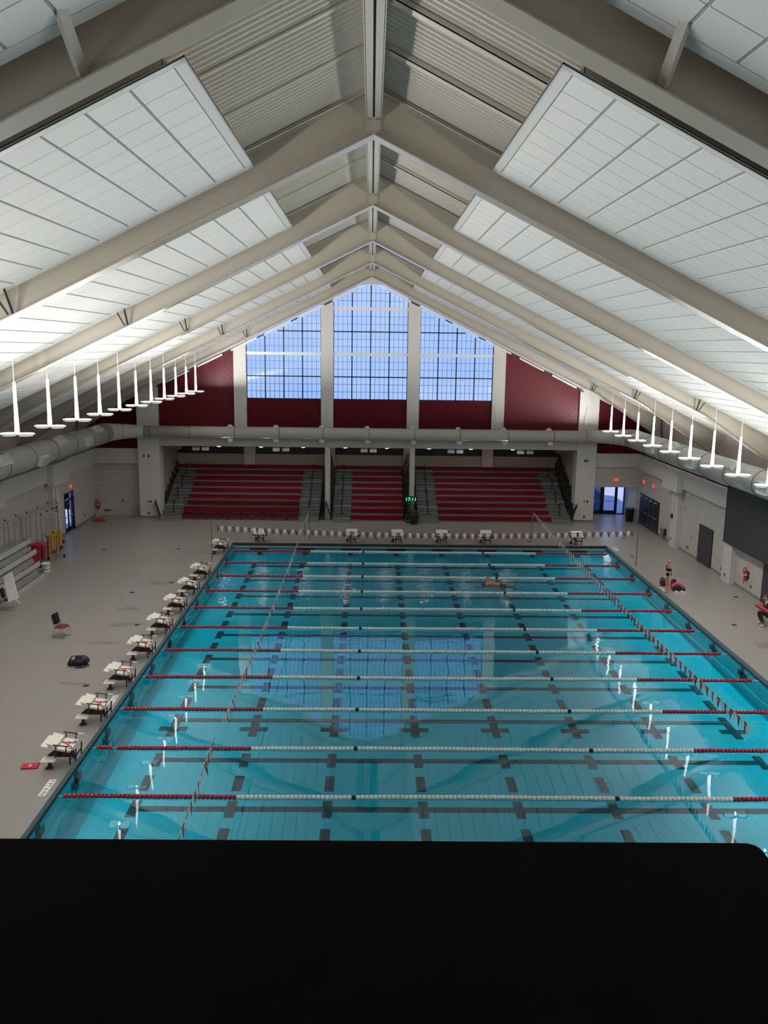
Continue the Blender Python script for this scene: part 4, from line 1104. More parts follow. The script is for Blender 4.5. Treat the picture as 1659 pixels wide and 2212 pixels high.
# exit signs
def exit_sign(label, loc, face, w=.36, h=.24):
    t = thing('exit_sign', label, 'sign', loc, 0, 'lit exit signs')
    x, y, z = loc; a = {'S': 0, 'E': PI / 2, 'W': -PI / 2}[face]
    LOCAL[0] = True; t.rotation_euler = (0, 0, a)
    MB().box(-w / 2, w / 2, -.03, .03, -h / 2, h / 2).build('case', M['exitface'], t)
    text('lettering', 'EXIT', h * .72, M['exitred'], t, (0, -.036, 0), Matrix.Rotation(PI / 2, 3, 'X'), .003)
    LOCAL[0] = False
exit_sign('red lit exit sign over the right exit passage', (17.85, 60.86, 3.05), 'S')
exit_sign('red lit exit sign over the left glass door', (XL + .04, 56.0, 2.95), 'E', .3, .22)
exit_sign('red lit exit sign over the far dark wall doors', (XR - .04, 59.75, 3.09), 'W', .3, .26)
exit_sign('red lit exit sign over the near dark wall doors', (XR - .04, 57.63, 3.12), 'W', .3, .26)
# outlets and switch plates
OUT = [(XR, 54.06, .25, 'W'), (XR - .28, 53.03, .45, 'W'), (XR, 50.34, 1.1, 'W'), (XR, 50.97, .4, 'W'), (XR, 50.7, .4, 'W'), (XR, 51.64, 2.72, 'W'), (XR, 45.61, .4, 'W'), (XR - .28, 44.5, .34, 'W'), (XR, 42.76, .42, 'W'), (XR, 41.88, .41, 'W'),
       (15.39, YW, 4.45, 'S'), (15.55, YW, 4.45, 'S'), (15.5, YW, 1.5, 'S'), (15.72, YW, 1.5, 'S'), (15.55, YW, .37, 'S'), (-16.11, YW, 4.46, 'S'), (-15.78, YW, 4.45, 'S'), (-15.92, YW, 1.17, 'S'), (-15.73, YW, 1.17, 'S'), (-15.92, YW, .31, 'S'),
       (-19.26, 61.3, .35, 'S'), (-19.06, 61.3, .35, 'S'), (-18.86, 61.3, .35, 'S'), (-17.99, 61.3, 1.08, 'S'), (XL, 58.6, .5, 'E')]
cnt = {}
for x, y, z, f in OUT:
    place = 'right wall' if f == 'W' else ('left wall by the glass door' if f == 'E' else ('wide right pillar' if x > 0 else ('wide left pillar' if x > -17 else 'left corner wall')))
    k = cnt.get(place, 0); cnt[place] = k + 1
    t = thing('outlet', 'small dark wall plate on the %s, %s one there' % (place, ORD[k]), 'outlet', (x, y, z), {'S': 0, 'W': -PI / 2, 'E': PI / 2}[f], 'small wall plates')
    LOCAL[0] = True
    MB().box(-.06, .06, -.012, .0, -.09, .09).build('plate', M['lip'] if k % 3 == 2 else M['grate'], t)
    MB().box(-.03, .03, -.02, -.01, -.05, .05).build('socket', M['dark'], t)
    LOCAL[0] = False
t = thing('wall_vent', 'square grey louvred vent low on the left corner wall', 'vent', (-17.14, 61.28, .36))
MB().box(-17.36, -16.92, 61.26, 61.3, .15, .58).build('frame', M['lip'], t)
for q in range(6): MB().box(-17.32, -16.96, 61.245, 61.262, .19 + .062 * q, .225 + .062 * q).build('louvre', M['duct'], t)
# fire gear
def extinguisher(label, loc, rz, big=1.0):
    t = thing('fire_extinguisher', label, 'fire extinguisher', loc, rz)
    LOCAL[0] = True
    MB().lathe([(.085, 0), (.10, .03), (.10, .46), (.07, .55), (.03, .58)], (0, -.13, 0), 14).build('cylinder', M['redplastic'], t, True)
    MB().lathe([(.102, .30), (.102, .36)], (0, -.13, 0), 14).build('label_band', M['signwhite'], t, True)
    b = MB().lathe([(.03, .58), (.035, .66)], (0, -.13, 0), 8).box(-.02, .02, -.28, -.1, .64, .68).box(-.02, .02, -.26, -.1, .69, .72); b.build('valve', M['brass'], t)
    MB().tube([(0, -.16, .64), (-.14, -.18, .68), (-.20, -.18, .52), (-.16, -.17, .30), (-.13, -.15, .2)], .014, 6).build('hose', M['black'], t)
    MB().box(-.12, .12, -.02, .0, .1, .5).build('bracket', M['dark'], t)
    LOCAL[0] = False
extinguisher('red fire extinguisher on the right wall under a pink sign', (XR, 42.3, .62), -PI / 2)
extinguisher('red fire extinguisher on the left corner pilaster near the orange hose', (-19.6, 60.9, .55), 0)
t = thing('safety_sign', 'narrow pink vertical sign above the right fire extinguisher', 'sign', (XR, 42.05, 1.5), -PI / 2)
LOCAL[0] = True
MB().box(-.06, .06, -.012, 0, -.28, .28).build('plate', mat('faded_pink_sign', (.75, .42, .42), .5, var=0), t)
text('lettering', 'FIRE', .13, M['exitface'], t, (0, -.015, .0), Matrix.Rotation(PI / 2, 3, 'X') @ Matrix.Rotation(PI / 2, 3, 'Z'), .001)
LOCAL[0] = False
for nm, loc, rz in (('maroon alarm strobe on the right pilaster', (XR - .28, 53.0, 1.95), -PI / 2), ('maroon alarm strobe on the left pilaster behind the racks', (XL + .28, 52.5, 2.12), PI / 2)):
    t = thing('alarm_strobe', nm, 'alarm', loc, rz); LOCAL[0] = True
    MB().cbox((0, -.06, 0), (.26, .12, .26), .02).build('body', M['maroon'], t); MB().box(-.05, .05, -.14, -.12, -.06, .09).build('lens', M['lip'], t); LOCAL[0] = False
for i, (x, z0, z1) in enumerate(((XR - .3, 2.12, 3.7), (XL + .3, 2.3, 3.7))):
    y = 52.75 if i == 0 else 52.55
    tag(MB().tube([(x - (.02 if i == 0 else -.02), y, z0), (x - (.02 if i == 0 else -.02), y, z1)], .025, 6).build('conduit', M['plaster']), 'thin white conduit above the maroon alarm on the %s pilaster' % ('right' if i == 0 else 'left'), 'conduit')
t = thing('wall_ring', 'pale yellow ring hung on the wide right pillar', 'ring', (15.72, YW - .03, 1.08))
MB().tube([(15.72 + .12 * math.cos(a), YW - .03, 1.08 + .15 * math.sin(a)) for a in [2 * PI * k / 16 for k in range(16)]], .02, 6, True).build('hoop', mat('pale_yellow', (.75, .66, .38), .5), t)
MB().box(15.68, 15.76, YW - .05, YW, 1.2, 1.28).build('hook', M['white'], t)
t = thing('trash_can', 'tall black bin in the right exit passage', 'bin', (18.95, 60.75, 0))
MB().lathe([(.24, 0), (.28, .05), (.33, .86), (.35, .88), (.35, .95), (.31, .95), (.30, .84)], (18.95, 60.75, 0), 18).build('body', M['black'], t, True)
MB().lathe([(.355, .90), (.37, .92), (.37, .96), (.35, .97)], (18.95, 60.75, 0), 18).build('rim', M['dark'], t, True)
t = thing('kick_board', 'small grey board leaning on the right wall with a black box beside it', 'board', (XR - .2, 55.2, 0))
MB().obox((XR - .14, 55.1, .36), (.04, .42, .72), Matrix.Rotation(-.22, 3, 'Y')).build('panel', mat('blue_grey_board', (.22, .24, .28), .5), t)
MB().box(XR - .12, XR, 54.62, 54.82, .28, .72).build('box', M['black'], t)

# ================================================================== left wall: stacked bench, racks, bins
t = thing('bench_bleacher', 'grey aluminium tiered bench unit standing against the left wall', 'bench', (-17.6, 38, 0))
Y0, Y1 = 29.0, 43.9
zs = [.01, .68, 1.31, 1.90]; xs = [-17.15, -17.34, -17.52, -17.74]
for i in range(4):
    MB().box(xs[i] - .05, xs[i], Y0, Y1, zs[i], zs[i] + .26).build('front_board', M['alu'], t)
    if i < 3:
        za, zb = zs[i] + .28, zs[i + 1] - .10
        b = MB().prism([(xs[i] - .16, za), (xs[i] - .10, za), (xs[i + 1] - .06, zb), (xs[i + 1] - .12, zb)], Y0, Y1 - .45, 'Y'); b.build('foot_board', M['footboard'], t)
        MB().box(xs[i + 1] - .3, xs[i + 1] - .12, Y0 + .1, Y1 - .6, zb + .01, zs[i + 1] - .01).build('gap_shade_strip', M['dark'], t)  # dark strip set in the open gap to stand for its shade
for y in (43.75, 40.6, 37.6, 34.6, 31.6):
    b = MB().prism([(-17.45, 0), (-17.38, 0), (-18.00, 2.1), (-18.05, 2.1)], y - .025, y + .025).box(-18.4, -17.25, y - .025, y + .025, .0, .06).prism([(-18.35, 0), (-18.3, 0), (-17.8, 1.9), (-17.85, 1.9)], y - .025, y + .025)
    b.build('end_strut', M['dark'], t)
MB().box(-18.10, -17.98, Y0, 42.6, 2.22, 2.32).build('top_rail', M['chrome'], t)
MB().box(-18.04, -18.02, Y0, 42.4, 2.02, 2.20).build('back_plate', M['lip'], t)
def rack(label, x, y0, y1, h, n):
    t = thing('tube_rack', label, 'rack', (x, (y0 + y1) / 2, 0), 0, 'rolling tube racks')
    MB().tube([(x, y0, .18), (x, y0, h - .3), (x, y0 + .28, h), (x, y1 - .28, h), (x, y1, h - .3), (x, y1, .18)], .03, 8).build('outer_frame', M['chrome'], t, True)
    MB().tube([(x, y0, .22), (x, y1, .22)], .026, 6).build('bottom_rail', M['chrome'], t)
    for i in range(n):
        y = y0 + (y1 - y0) * (i + .6) / (n + .2)
        p = MB().tube([(x + .03 * math.sin(i), y, .22), (x + .05, y + .12 * math.sin(i * 2.1), h - .02)], .024, 6).build('upright', M['chrome'], t)
        if i % 2 == 0:
            MB().tube([(x - .12, y, h + .04), (x + .45, y + .2, h - .16)], .026, 7).build('arm', M['chrome'], t)
            MB().ball((x - .13, y, h + .045), .05).build('arm_cap', M['black'], t)
    for y in (y0, y1):
        MB().tube([(x - .24, y, .16), (x + .24, y, .16)], .026, 6).build('foot', M['chrome'], t)
        for dx in (-.24, .24):
            MB().lathe([(.03, -.035), (.10, -.03), (.10, .03), (.03, .035)], (x + dx, y, .105), 12, 'X').build('caster', M['rubber'], t)
rack('chrome rolling tube rack behind the tiered bench, nearest of the three', -19.3, 43.0, 46.6, 2.86, 5)
rack('chrome rolling tube rack beside the left glass door', -19.3, 47.2, 52.1, 2.74, 6)
rack('lower chrome rolling tube rack in front of the red bins', -17.95, 46.0, 48.4, 2.90, 5)
def bin_(label, x, y, h, m, r=.28, tilt=0.0, wheel=True):
    t = thing('wheeled_bin', label, 'bin', (x, y, 0), 0.4, 'coloured wheeled bins by the racks')
    LOCAL[0] = True
    R = Matrix.Rotation(tilt, 4, 'Y')
    b = MB().lathe([(r * .72, .10), (r * .78, .14), (r, h - .08), (r * 1.08, h - .06), (r * 1.08, h), (r * .94, h), (r * .92, h - .1)], (0, 0, 0), 14)
    b.v = [tuple(R @ Vector(v)) for v in b.v]; b.build('body', m, t, True)
    b = MB().tube([(-r * .9, -.16, h - .1), (-r * 1.35, -.16, h + .04), (-r * 1.35, .16, h + .04), (-r * .9, .16, h - .1)], .022, 6)
    b.v = [tuple(R @ Vector(v)) for v in b.v]; b.build('handle', M['black'], t)
    for yy in (-.2, .2): MB().lathe([(.03, -.03), (.10, -.025), (.10, .025), (.03, .03)], (r * .6, yy, .105), 12, 'Y').build('wheel', M['rubber'], t)
    LOCAL[0] = False
bin_('dark red wheeled bin behind the racks, farther from the bucket', -18.72, 46.9, 1.15, M['redplastic'])
bin_('bright red wheeled bin beside the white bucket', -18.62, 45.85, 1.0, M['redplastic'], .30, .12)
bin_('red wheeled bin in front of the yellow bins', -18.62, 47.85, .95, M['redplastic'], .32)
bin_('yellow wheeled bin next to the red bins', -18.85, 49.55, 1.1, M['yellow'], .27)
bin_('yellow wheeled bin nearest the glass door', -18.85, 50.55, 1.12, M['yellow'], .27)
t = thing('bucket', 'white plastic bucket at the end of the tiered bench', 'bucket', (-17.55, 45.15, 0))
MB().lathe([(.19, 0), (.195, .02), (.225, .44), (.24, .45), (.24, .49), (.215, .49), (.21, .40)], (-17.55, 45.15, 0), 18).build('pail', M['whitefloat'], t, True)
MB().lathe([(.204, .14), (.215, .28)], (-17.55, 45.15, 0), 18).build('print_band', mat('pale_blue_print', (.50, .56, .66), .5), t, True)
t = thing('hose_coil', 'orange hose coiled on the deck in the left corner', 'hose', (-19.2, 59.3, 0))
pts = []
for i in range(120):
    a = i * 2 * PI / 22; r = .30 + .05 * math.sin(i * .31) + .12 * (i % 44) / 44
    pts.append((-19.15 + r * 1.15 * math.cos(a), 59.3 + r * math.sin(a), .03 + .05 * (i // 22) / 3))
MB().tube(pts, .028, 6).build('coil', M['orange'], t, True)

# folding table board leaning on a chair
t = thing('folding_table', 'white folding table top tilted up beside a maroon chair', 'table', (-17.05, 39.3, 0))
A, B_, C_, D_ = Vector((-17.52, 39.75, 1.20)), Vector((-17.12, 39.75, 1.43)), Vector((-16.66, 39.25, .26)), Vector((-17.15, 39.25, .08))
_f = lambda v: Vector((0, 0, CH)) + (v - Vector((0, 0, CH))) * .966
A, B_, C_, D_ = map(_f, (A, B_, C_, D_))
nrm = (B_ - A).cross(D_ - A).normalized() * .05
vs = [A, B_, C_, D_] + [v + nrm for v in (A, B_, C_, D_)]
MB().add(vs, [(0, 1, 2, 3), (7, 6, 5, 4), (0, 4, 5, 1), (1, 5, 6, 2), (2, 6, 7, 3), (3, 7, 4, 0)]).build('top', M['whitefloat'], t)
b = MB()
for q in (.15, .85):
    p = A.lerp(B_, .15).lerp(D_.lerp(C_, .15), q); w = A.lerp(B_, .85).lerp(D_.lerp(C_, .85), q)
    b.tube([p - nrm * .6, p - nrm * 1.6 + Vector((0, .1, 0)), w - nrm * 1.6 + Vector((0, .1, 0)), w - nrm * .6], .018, 6)
b.tube([C_.lerp(D_, .3), C_.lerp(D_, .3) + Vector((.16, -.02, -.12)), C_.lerp(D_, .3) + Vector((.18, .1, -.18))], .02, 6)
b.build('folded_legs', M['white'], t)
def chair(label, loc, rz):
    t = thing('stack_chair', label, 'chair', loc, rz, 'maroon seated stacking chairs'); LOCAL[0] = True
    b = MB().cbox((0, 0, .47), (.48, .48, .07), .05); b.build('seat', mat('maroon_cushion' + label[-4:].strip(), (.16, .012, .02), .6, var=.05), t)
    m = Matrix.Rotation(math.radians(-14), 3, 'Y')
    bb = MB()
    for q in range(5):
        c = Vector((-.245 - .03 * (1 - abs(q - 2) / 2) * 0, -.17 + .085 * q, .78)); c.x += .03 * abs(q - 2) / 2 * -1 + .0
        bb.obox(c, (.03, .105, .46 - .05 * (abs(q - 2) == 2)), m)
    bb.build('backrest', M['black'], t)
    for y in (-.24, .24):
        MB().tube([(.20, y, .44), (.25, y, .02), (-.30, y, .02), (-.20, y, .44), (-.27, y * .8, .70)], .014, 7).build('sled_leg', M['chrome'], t)
    MB().tube([(-.17, -.24, .42), (-.17, .24, .42)], .012, 6).build('cross_rail', M['chrome'], t)
    LOCAL[0] = False
chair('black backed chair with a maroon seat alone on the left deck', (-12.95, 34.62, 0), math.radians(-14))
chair('black backed chair with a maroon seat beside the tilted white table', (-16.75, 38.45, 0), math.radians(5))

# ================================================================== bags, kickboard and shoes
def blob(name, parent, c, r, m, seed, amp=.18, n=14, k=10):
    rnd = random.Random(seed); ph = [(rnd.uniform(1.5, 4), rnd.uniform(1.5, 4), rnd.uniform(0, 6)) for _ in range(5)]
    b = MB().ball((0, 0, 0), 1, 1, 1, n, k); v2 = []
    for x, y, z in b.v:
        d = 1 + amp * sum(math.sin(p * x * 2 + q * y * 2 + s + z * 2) for p, q, s in ph) / 2.2
        zz = max(z * d, -.75)
        v2.append((c[0] + x * d * r[0], c[1] + y * d * r[1], c[2] + zz * r[2]))
    b.v = v2; return b.build(name, m, parent, True)
t = thing('duffel_bag', 'crumpled navy blue bag lying on the left deck', 'bag', (-11.2, 31.35, 0))
blob('body', t, (-11.08, 31.38, .15), (.27, .24, .20), M['navy'], 3, .22); blob('side_pocket', t, (-11.40, 31.3, .10), (.17, .16, .13), M['navy'], 5, .2)
MB().tube([(-11.5, 31.2, .15), (-11.35, 31.15, .42), (-11.1, 31.2, .44), (-10.95, 31.25, .28)], .025, 6).build('strap', M['black'], t)
MB().tube([(-10.8, 31.3, .1), (-10.72, 31.2, .05), (-10.9, 31.0, .03), (-11.2, 31.0, .03)], .022, 6).build('loose_strap', M['black'], t)
t = thing('kickboard', 'red kickboard lying by the nearest starting block', 'kickboard', (-9.82, 23.2, 0), math.radians(8)); LOCAL[0] = True
pts = [(-.27, -.10), (-.24, -.15), (.22, -.16), (.19, -.06), (.22, 0), (.19, .06), (.22, .16), (-.24, .15), (-.27, .10)]
MB().prism(pts, 0.005, .045, 'Z').build('board', M['redplastic'], t)
q = MB()
for i, w in enumerate((.16, .13)): q.box(-.06 + .045 * i, -.03 + .045 * i, -w / 2, w / 2, .045, .049)
q.build('print', M['pink'], t); LOCAL[0] = False
t = thing('backpack', 'maroon backpack behind the legs of the standing swimmer', 'bag', (15.62, 43.25, 0))
blob('body', t, (15.66, 43.48, .20), (.24, .2, .24), M['maroonbag'], 8, .12); MB().tube([(15.5, 43.3, .12), (15.42, 43.24, .06), (15.40, 43.30, .03)], .03, 6).build('strap', M['black'], t)
blob('towel', t, (15.65, 43.5, .41), (.08, .07, .06), M['shoe'], 2, .1)
t = thing('backpack', 'dark maroon upright bag between the swimmer and the pink bag', 'bag', (16.02, 43.2, 0))
blob('body', t, (16.05, 43.2, .19), (.14, .18, .23), M['maroonbag'], 11, .15); MB().tube([(15.98, 43.1, .36), (16.06, 43.02, .46), (16.14, 43.1, .35)], .022, 6).build('handle', M['black'], t)
t = thing('duffel_bag', 'pink and black duffel bag on the right deck', 'bag', (16.1, 42.55, 0))
blob('body', t, (16.02, 42.6, .17), (.32, .24, .21), M['pinkbag'], 14, .12); blob('front_pocket', t, (15.97, 42.44, .15), (.22, .18, .20), M['cloth'], 15, .08)
blob('end_pocket', t, (16.32, 42.5, .09), (.10, .15, .11), M['maroonbag'], 16, .1); MB().tube([(15.85, 42.6, .30), (16.05, 42.7, .38), (16.25, 42.6, .28), (16.38, 42.5, .2)], .025, 6).build('strap', M['pinkbag'], t)
for i, (x, y, rz) in enumerate(((15.82, 42.06, .3), (16.12, 42.02, -.5))):
    t = thing('shoe', 'white shoe in front of the pink duffel bag, %s one' % ('left' if i == 0 else 'right'), 'shoe', (x, y, 0), rz, 'white shoes by the pink bag'); LOCAL[0] = True
    MB().ball((.0, 0, .055), .14, .055, .05).ball((-.05, 0, .085), .07, .045, .06).build('upper', M['shoe'], t, True); MB().cbox((0, 0, .012), (.29, .11, .024), .03).build('sole', M['whitefloat'], t); LOCAL[0] = False

# ================================================================== people
def skin_arrays(nodes, edges, sub=2):
    """nodes: [(x,y,z,rx,ry)], first is the root; grown with a Skin modifier and baked"""
    me = bpy.data.meshes.new('bones'); me.from_pydata([n[:3] for n in nodes], edges, [])
    o = bpy.data.objects.new('bones', me); COL.objects.link(o)
    o.modifiers.new('s', 'SKIN'); 
    if not me.skin_vertices: me.skin_vertices.new()
    for i, n in enumerate(nodes):
        d = me.skin_vertices[0].data[i]; d.radius = (n[3], n[4] if len(n) > 4 else n[3]); d.use_root = (i == 0)
    s = o.modifiers.new('u', 'SUBSURF'); s.levels = sub; s.render_levels = sub
    dg = bpy.context.evaluated_depsgraph_get(); ev = o.evaluated_get(dg); m2 = bpy.data.meshes.new_from_object(ev)
    v = [tuple(q.co) for q in m2.vertices]; f = [list(p.vertices) for p in m2.polygons]
    bpy.data.objects.remove(o); bpy.data.meshes.remove(m2); bpy.data.meshes.remove(me)
    return v, f
def hand(b, wrist, fwd, up, side, curl=.5):
    """palm with four fingers and a thumb; side = +1 thumb towards up x fwd"""
    w, f, u = Vector(wrist), Vector(fwd).normalized(), Vector(up).normalized(); l = u.cross(f).normalized()
    b.tube([w - f * .02, w + f * .03, w + f * .085], [.024, .032, .034], 8)
    for i, ln in enumerate((.070, .080, .075, .058)):
        p = w + f * .08 + l * (.030 - .020 * i)
        q = p + (f * math.cos(curl * .6) - u * math.sin(curl * .6)) * ln * .55
        r = q + (f * math.cos(curl * 1.6) - u * math.sin(curl * 1.6)) * ln * .5
        b.tube([p, q, r], [.010, .009, .007], 6)
    p = w + f * .03 + l * side * .03
    b.tube([p, p + (f * .5 + l * side * .8).normalized() * .04, p + (f * .9 + l * side * .5).normalized() * .075], [.012, .010, .008], 6)
def person(label, loc, rz, nodes, edges, hands, skinm):
    t = thing('person', label, 'person', loc, rz); LOCAL[0] = True
    b = MB(); v, f = skin_arrays(nodes, edges); b.add(v, f)
    for h in hands: hand(b, *h)
    b.build('body', skinm, t, True)
    return t
def face(t, c, r, f=(1, 0, 0)):
    c = Vector(c); F = Vector(f).normalized(); L = Vector((0, 0, 1)).cross(F).normalized(); U = F.cross(L)
    p = lambda a, l, u: tuple(c + F * a * r + L * l * r + U * u * r)
    b = MB().ball(p(.98, .36, .02), .011).ball(p(.98, -.36, .02), .011); b.build('eyes', M['suit'], t, True)
    b = MB().tube([p(.93, 0, .08), p(1.22, 0, -.22), p(.95, 0, -.30)], [.010, .016, .012], 6); b.build('nose', M['skin'], t, True)
    MB().tube([p(.98, .25, -.52), p(1.06, 0, -.55), p(.98, -.25, -.52)], .008, 5).build('mouth', mat('lips', (.45, .13, .11), .5), t, True)
    b = MB().ball(p(-.1, 1.0, -.05), .018, .010, .030).ball(p(-.1, -1.0, -.05), .018, .010, .030); b.build('ears', M['skin'], t, True)
def cloth_part(name, t, nodes, edges, m, sub=2):
    b = MB(); v, f = skin_arrays(nodes, edges, sub); b.add(v, f); return b.build(name, m, t, True)
# standing swimmer, hands held in front of the chest, looking over the pool
k = 1.02
N = [(0, 0, .93, .115, .155), (0, 0, 1.08, .095, .125), (.01, 0, 1.24, .105, .145), (.0, 0, 1.40, .075, .12), (0.005, 0, 1.475, .05, .05), (.025, 0, 1.545, .078, .070), (.03, 0, 1.63, .112, .096), (.015, 0, 1.705, .085, .075),
     (0, .165, 1.385, .052, .052), (-.03, .225, 1.12, .036, .036), (.19, .11, 1.14, .026, .026), (0, -.165, 1.385, .052, .052), (-.03, -.225, 1.12, .036, .036), (.24, -.06, 1.19, .026, .026),
     (0, .085, .84, .088, .082), (.015, .085, .48, .056, .054), (-.02, .08, .10, .036, .036), (.02, .085, .035, .036, .036), (.15, .10, .022, .026, .038),
     (0, -.085, .84, .088, .082), (.015, -.085, .48, .056, .054), (-.02, -.08, .10, .036, .036), (.02, -.085, .035, .036, .036), (.15, -.10, .022, .026, .038)]
Ed = [(0, 1), (1, 2), (2, 3), (3, 4), (4, 5), (5, 6), (6, 7), (3, 8), (8, 9), (9, 10), (3, 11), (11, 12), (12, 13), (0, 14), (14, 15), (15, 16), (16, 17), (17, 18), (0, 19), (19, 20), (20, 21), (21, 22), (22, 23)]
t = person('person in a black swimsuit and pink swim cap standing on the right pool edge', (15.36, 42.1, 0), math.radians(208), N, Ed,
           [((.19, .11, 1.14), (1, -.45, .1), (0, 0, 1), -1), ((.24, -.06, 1.19), (1, .3, .05), (0, 0, 1), 1)], M['skin'])
cloth_part('swimsuit', t, [(0, 0, .865, .125, .165), (0, 0, .96, .14, .175), (0, 0, 1.08, .122, .150), (.012, 0, 1.24, .132, .168), (.012, 0, 1.34, .105, .135)], [(0, 1), (1, 2), (2, 3), (3, 4)], M['suit'])
b = MB()
for s in (-1, 1): b.tube([(.10, s * .075, 1.30), (.06, s * .095, 1.42), (-.05, s * .09, 1.43), (-.10, s * .05, 1.28)], .017, 6)
b.build('shoulder_straps', M['suit'], t, True)
b = MB()
for s in (-1, 1): b.tube([(.045, s * .112, 1.12), (.045, s * .124, 1.02), (.03, s * .132, .92), (.0, s * .132, .84)], [.02, .032, .034, .02], 6)
b.build('white_side_panel', M['signwhite'], t, True)
MB().ball((.012, 0, 1.668), .108, .092, .080, 14, 10).build('swim_cap', M['cap'], t, True)
face(t, (.03, 0, 1.605), .076)
LOCAL[0] = False
# seated person with a red rescue tube
N = [(0, 0, .56, .13, .16), (.04, 0, .72, .12, .15), (.10, 0, .94, .125, .165), (.15, 0, 1.08, .085, .13), (.19, 0, 1.17, .05, .05), (.24, 0, 1.235, .075, .068), (.26, 0, 1.32, .110, .095), (.25, 0, 1.39, .085, .072),
     (.14, .17, 1.06, .055, .055), (.18, .25, .82, .04, .04), (.40, .13, .76, .028, .028), (.14, -.17, 1.06, .055, .055), (.18, -.25, .82, .04, .04), (.40, -.10, .74, .028, .028),
     (.04, .10, .54, .10, .10), (.46, .13, .57, .064, .064), (.34, .20, .11, .042, .042), (.36, .20, .05, .04, .04), (.48, .22, .04, .03, .04),
     (.04, -.10, .54, .10, .10), (.46, -.14, .57, .064, .064), (.27, -.22, .11, .042, .042), (.29, -.22, .05, .04, .04), (.41, -.24, .04, .03, .04)]
t = person('person in dark clothes and white shoes seated at the right edge holding a red tube', (18.2, 36.9, 0), PI, N, Ed,
           [((.40, .13, .76), (1, -.4, -.2), (0, 0, 1), -1, 1.1), ((.40, -.10, .74), (1, .4, -.2), (0, 0, 1), 1, 1.1)], M['skin'])
cloth_part('dark_top', t, [(0, 0, .58, .15, .18), (.04, 0, .72, .14, .17), (.10, 0, .94, .145, .18), (.145, 0, 1.09, .09, .12), (.14, .17, 1.06, .068, .068), (.18, .25, .82, .052, .052), (.36, .16, .775, .038, .038), (.14, -.17, 1.06, .068, .068), (.18, -.25, .82, .052, .052), (.36, -.13, .76, .038, .038)],
           [(0, 1), (1, 2), (2, 3), (3, 4), (4, 5), (5, 6), (3, 7), (7, 8), (8, 9)], M['cloth'])
for s, fx in ((1, .34), (-1, .27)):
    cloth_part('legging', t, [(.0, s * .09, .55, .125, .12), (.46, s * .135, .57, .076, .076), (fx, s * .21, .14, .052, .052)], [(0, 1), (1, 2)], M['suit'])
    cloth_part('white_shoe', t, [(fx + .0, s * .21, .055, .055, .05), (fx + .16, s * .235, .045, .04, .048)], [(0, 1)], M['shoe'], 2)
MB().ball((.235, 0, 1.37), .105, .095, .085).tube([(.16, 0, 1.40), (.10, 0, 1.30), (.10, 0, 1.18)], [.07, .05, .02], 8).build('hair', M['hair'], t, True)
face(t, (.262, 0, 1.305), .076, (1, 0, -.2))
LOCAL[0] = False
t = thing('rescue_tube', 'red rescue tube held across the lap of the seated person', 'rescue tube', (17.72, 36.8, .84))
MB().tube([(17.50, 36.86, .94), (17.62, 36.80, .93), (17.85, 36.62, .80), (18.05, 36.45, .70), (18.12, 36.4, .66)], [.05, .085, .09, .085, .05], 10).build('foam', M['redplastic'], t, True)
MB().tube([(17.50, 36.86, .94), (17.45, 36.84, 1.0), (17.55, 36.75, 1.06), (17.9, 36.6, .98)], .014, 6).build('strap', M['redplastic'], t)
t = thing('stool', 'low dark chair under the seated person', 'chair', (18.28, 36.9, 0)); LOCAL[0] = True
MB().cbox((0.02, 0, .40), (.46, .46, .05), .04).build('seat', M['black'], t)
for sx in (-.2, .2):
    for sy in (-.19, .19): MB().tube([(sx * .9, sy * .9, .38), (sx, sy, 0)], .016, 6).build('leg', M['chrome'], t)
MB().cbox((.27, 0, .72), (.03, .42, .36), .012).build('backrest', M['black'], t)
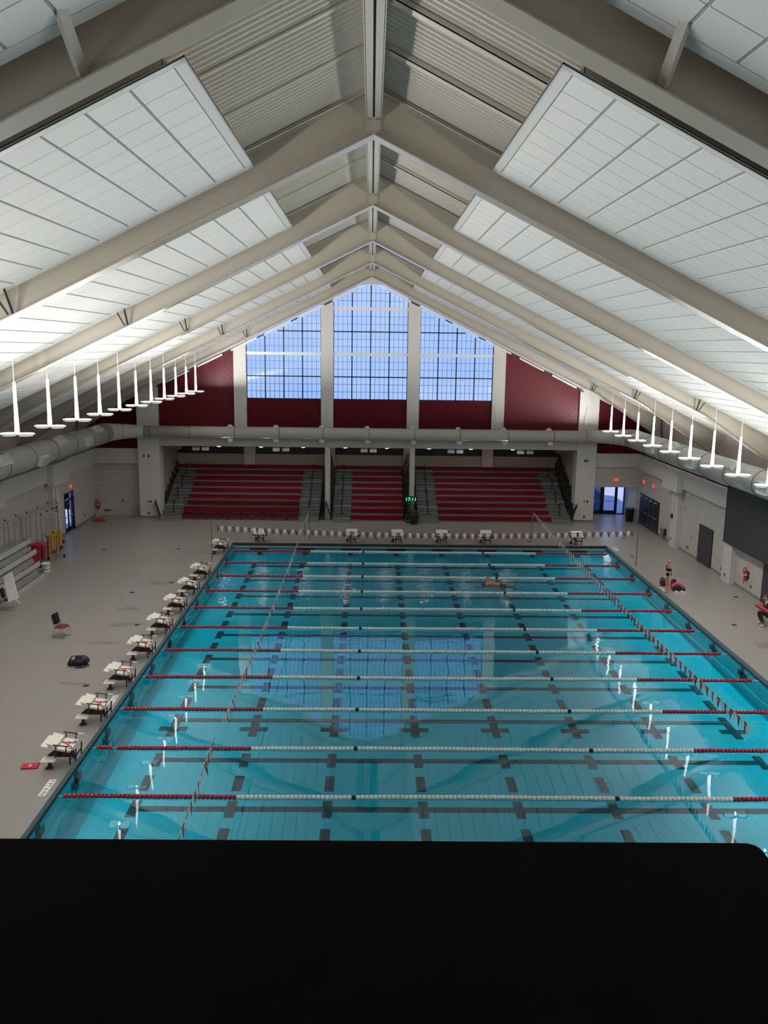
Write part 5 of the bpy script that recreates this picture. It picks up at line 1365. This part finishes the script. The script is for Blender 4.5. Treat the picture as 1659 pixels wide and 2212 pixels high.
MB().tube([(.24, -.18, .40), (.27, -.18, .6)], .014, 6).tube([(.24, .18, .40), (.27, .18, .6)], .014, 6).build('back_post', M['chrome'], t)
LOCAL[0] = False
# swimmer doing front crawl towards the left
N = [(.55, 0, -.06, .11, .15), (.30, 0, -.03, .11, .15), (.08, 0, -.01, .115, .17), (-.10, 0, -.01, .08, .13), (-.19, 0, -.03, .05, .05), (-.27, 0, -.05, .08, .075), (-.37, 0, -.07, .075, .07),
     (-.06, .17, .04, .085, .085), (.06, .22, .37, .05, .05), (-.20, .30, .16, .036, .036), (-.10, -.19, -.06, .06, .06), (-.42, -.22, -.12, .045, .045), (-.66, -.20, -.16, .032, .032),
     (.68, .09, -.08, .09, .09), (1.08, .10, -.10, .06, .06), (1.45, .10, -.12, .038, .038), (1.58, .10, -.14, .03, .035), (.68, -.09, -.08, .09, .09), (1.08, -.12, -.14, .06, .06), (1.44, -.12, -.22, .038, .038), (1.57, -.12, -.26, .03, .035)]
Ew = [(0, 1), (1, 2), (2, 3), (3, 4), (4, 5), (5, 6), (3, 7), (7, 8), (8, 9), (3, 10), (10, 11), (11, 12), (0, 13), (13, 14), (14, 15), (15, 16), (0, 17), (17, 18), (18, 19), (19, 20)]
t = person('person swimming front crawl in the far lanes with one arm raised', (6.45, 44.25, WZ + .02), 0, N, Ew, [((-.20, .30, .16), (-.8, .1, -.7), (0, 0, 1), 1, .3), ((-.66, -.20, -.16), (-1, 0, -.1), (0, 0, 1), -1, .2)], M['skin2'])
cloth_part('swim_trunks', t, [(.42, 0, -.05, .12, .158), (.58, 0, -.06, .122, .162), (.68, .09, -.08, .10, .10), (.98, .10, -.095, .075, .075), (.68, -.09, -.08, .10, .10), (.98, -.115, -.125, .075, .075)], [(0, 1), (1, 2), (2, 3), (1, 4), (4, 5)], M['suit'])
MB().ball((-.30, 0, -.035), .105, .088, .085).build('dark_hair', M['hair'], t, True)
MB().tube([(-.38, -.06, -.06), (-.40, 0, -.09), (-.38, .06, -.06)], .018, 6).build('goggles', M['signwhite'], t, True)
LOCAL[0] = False
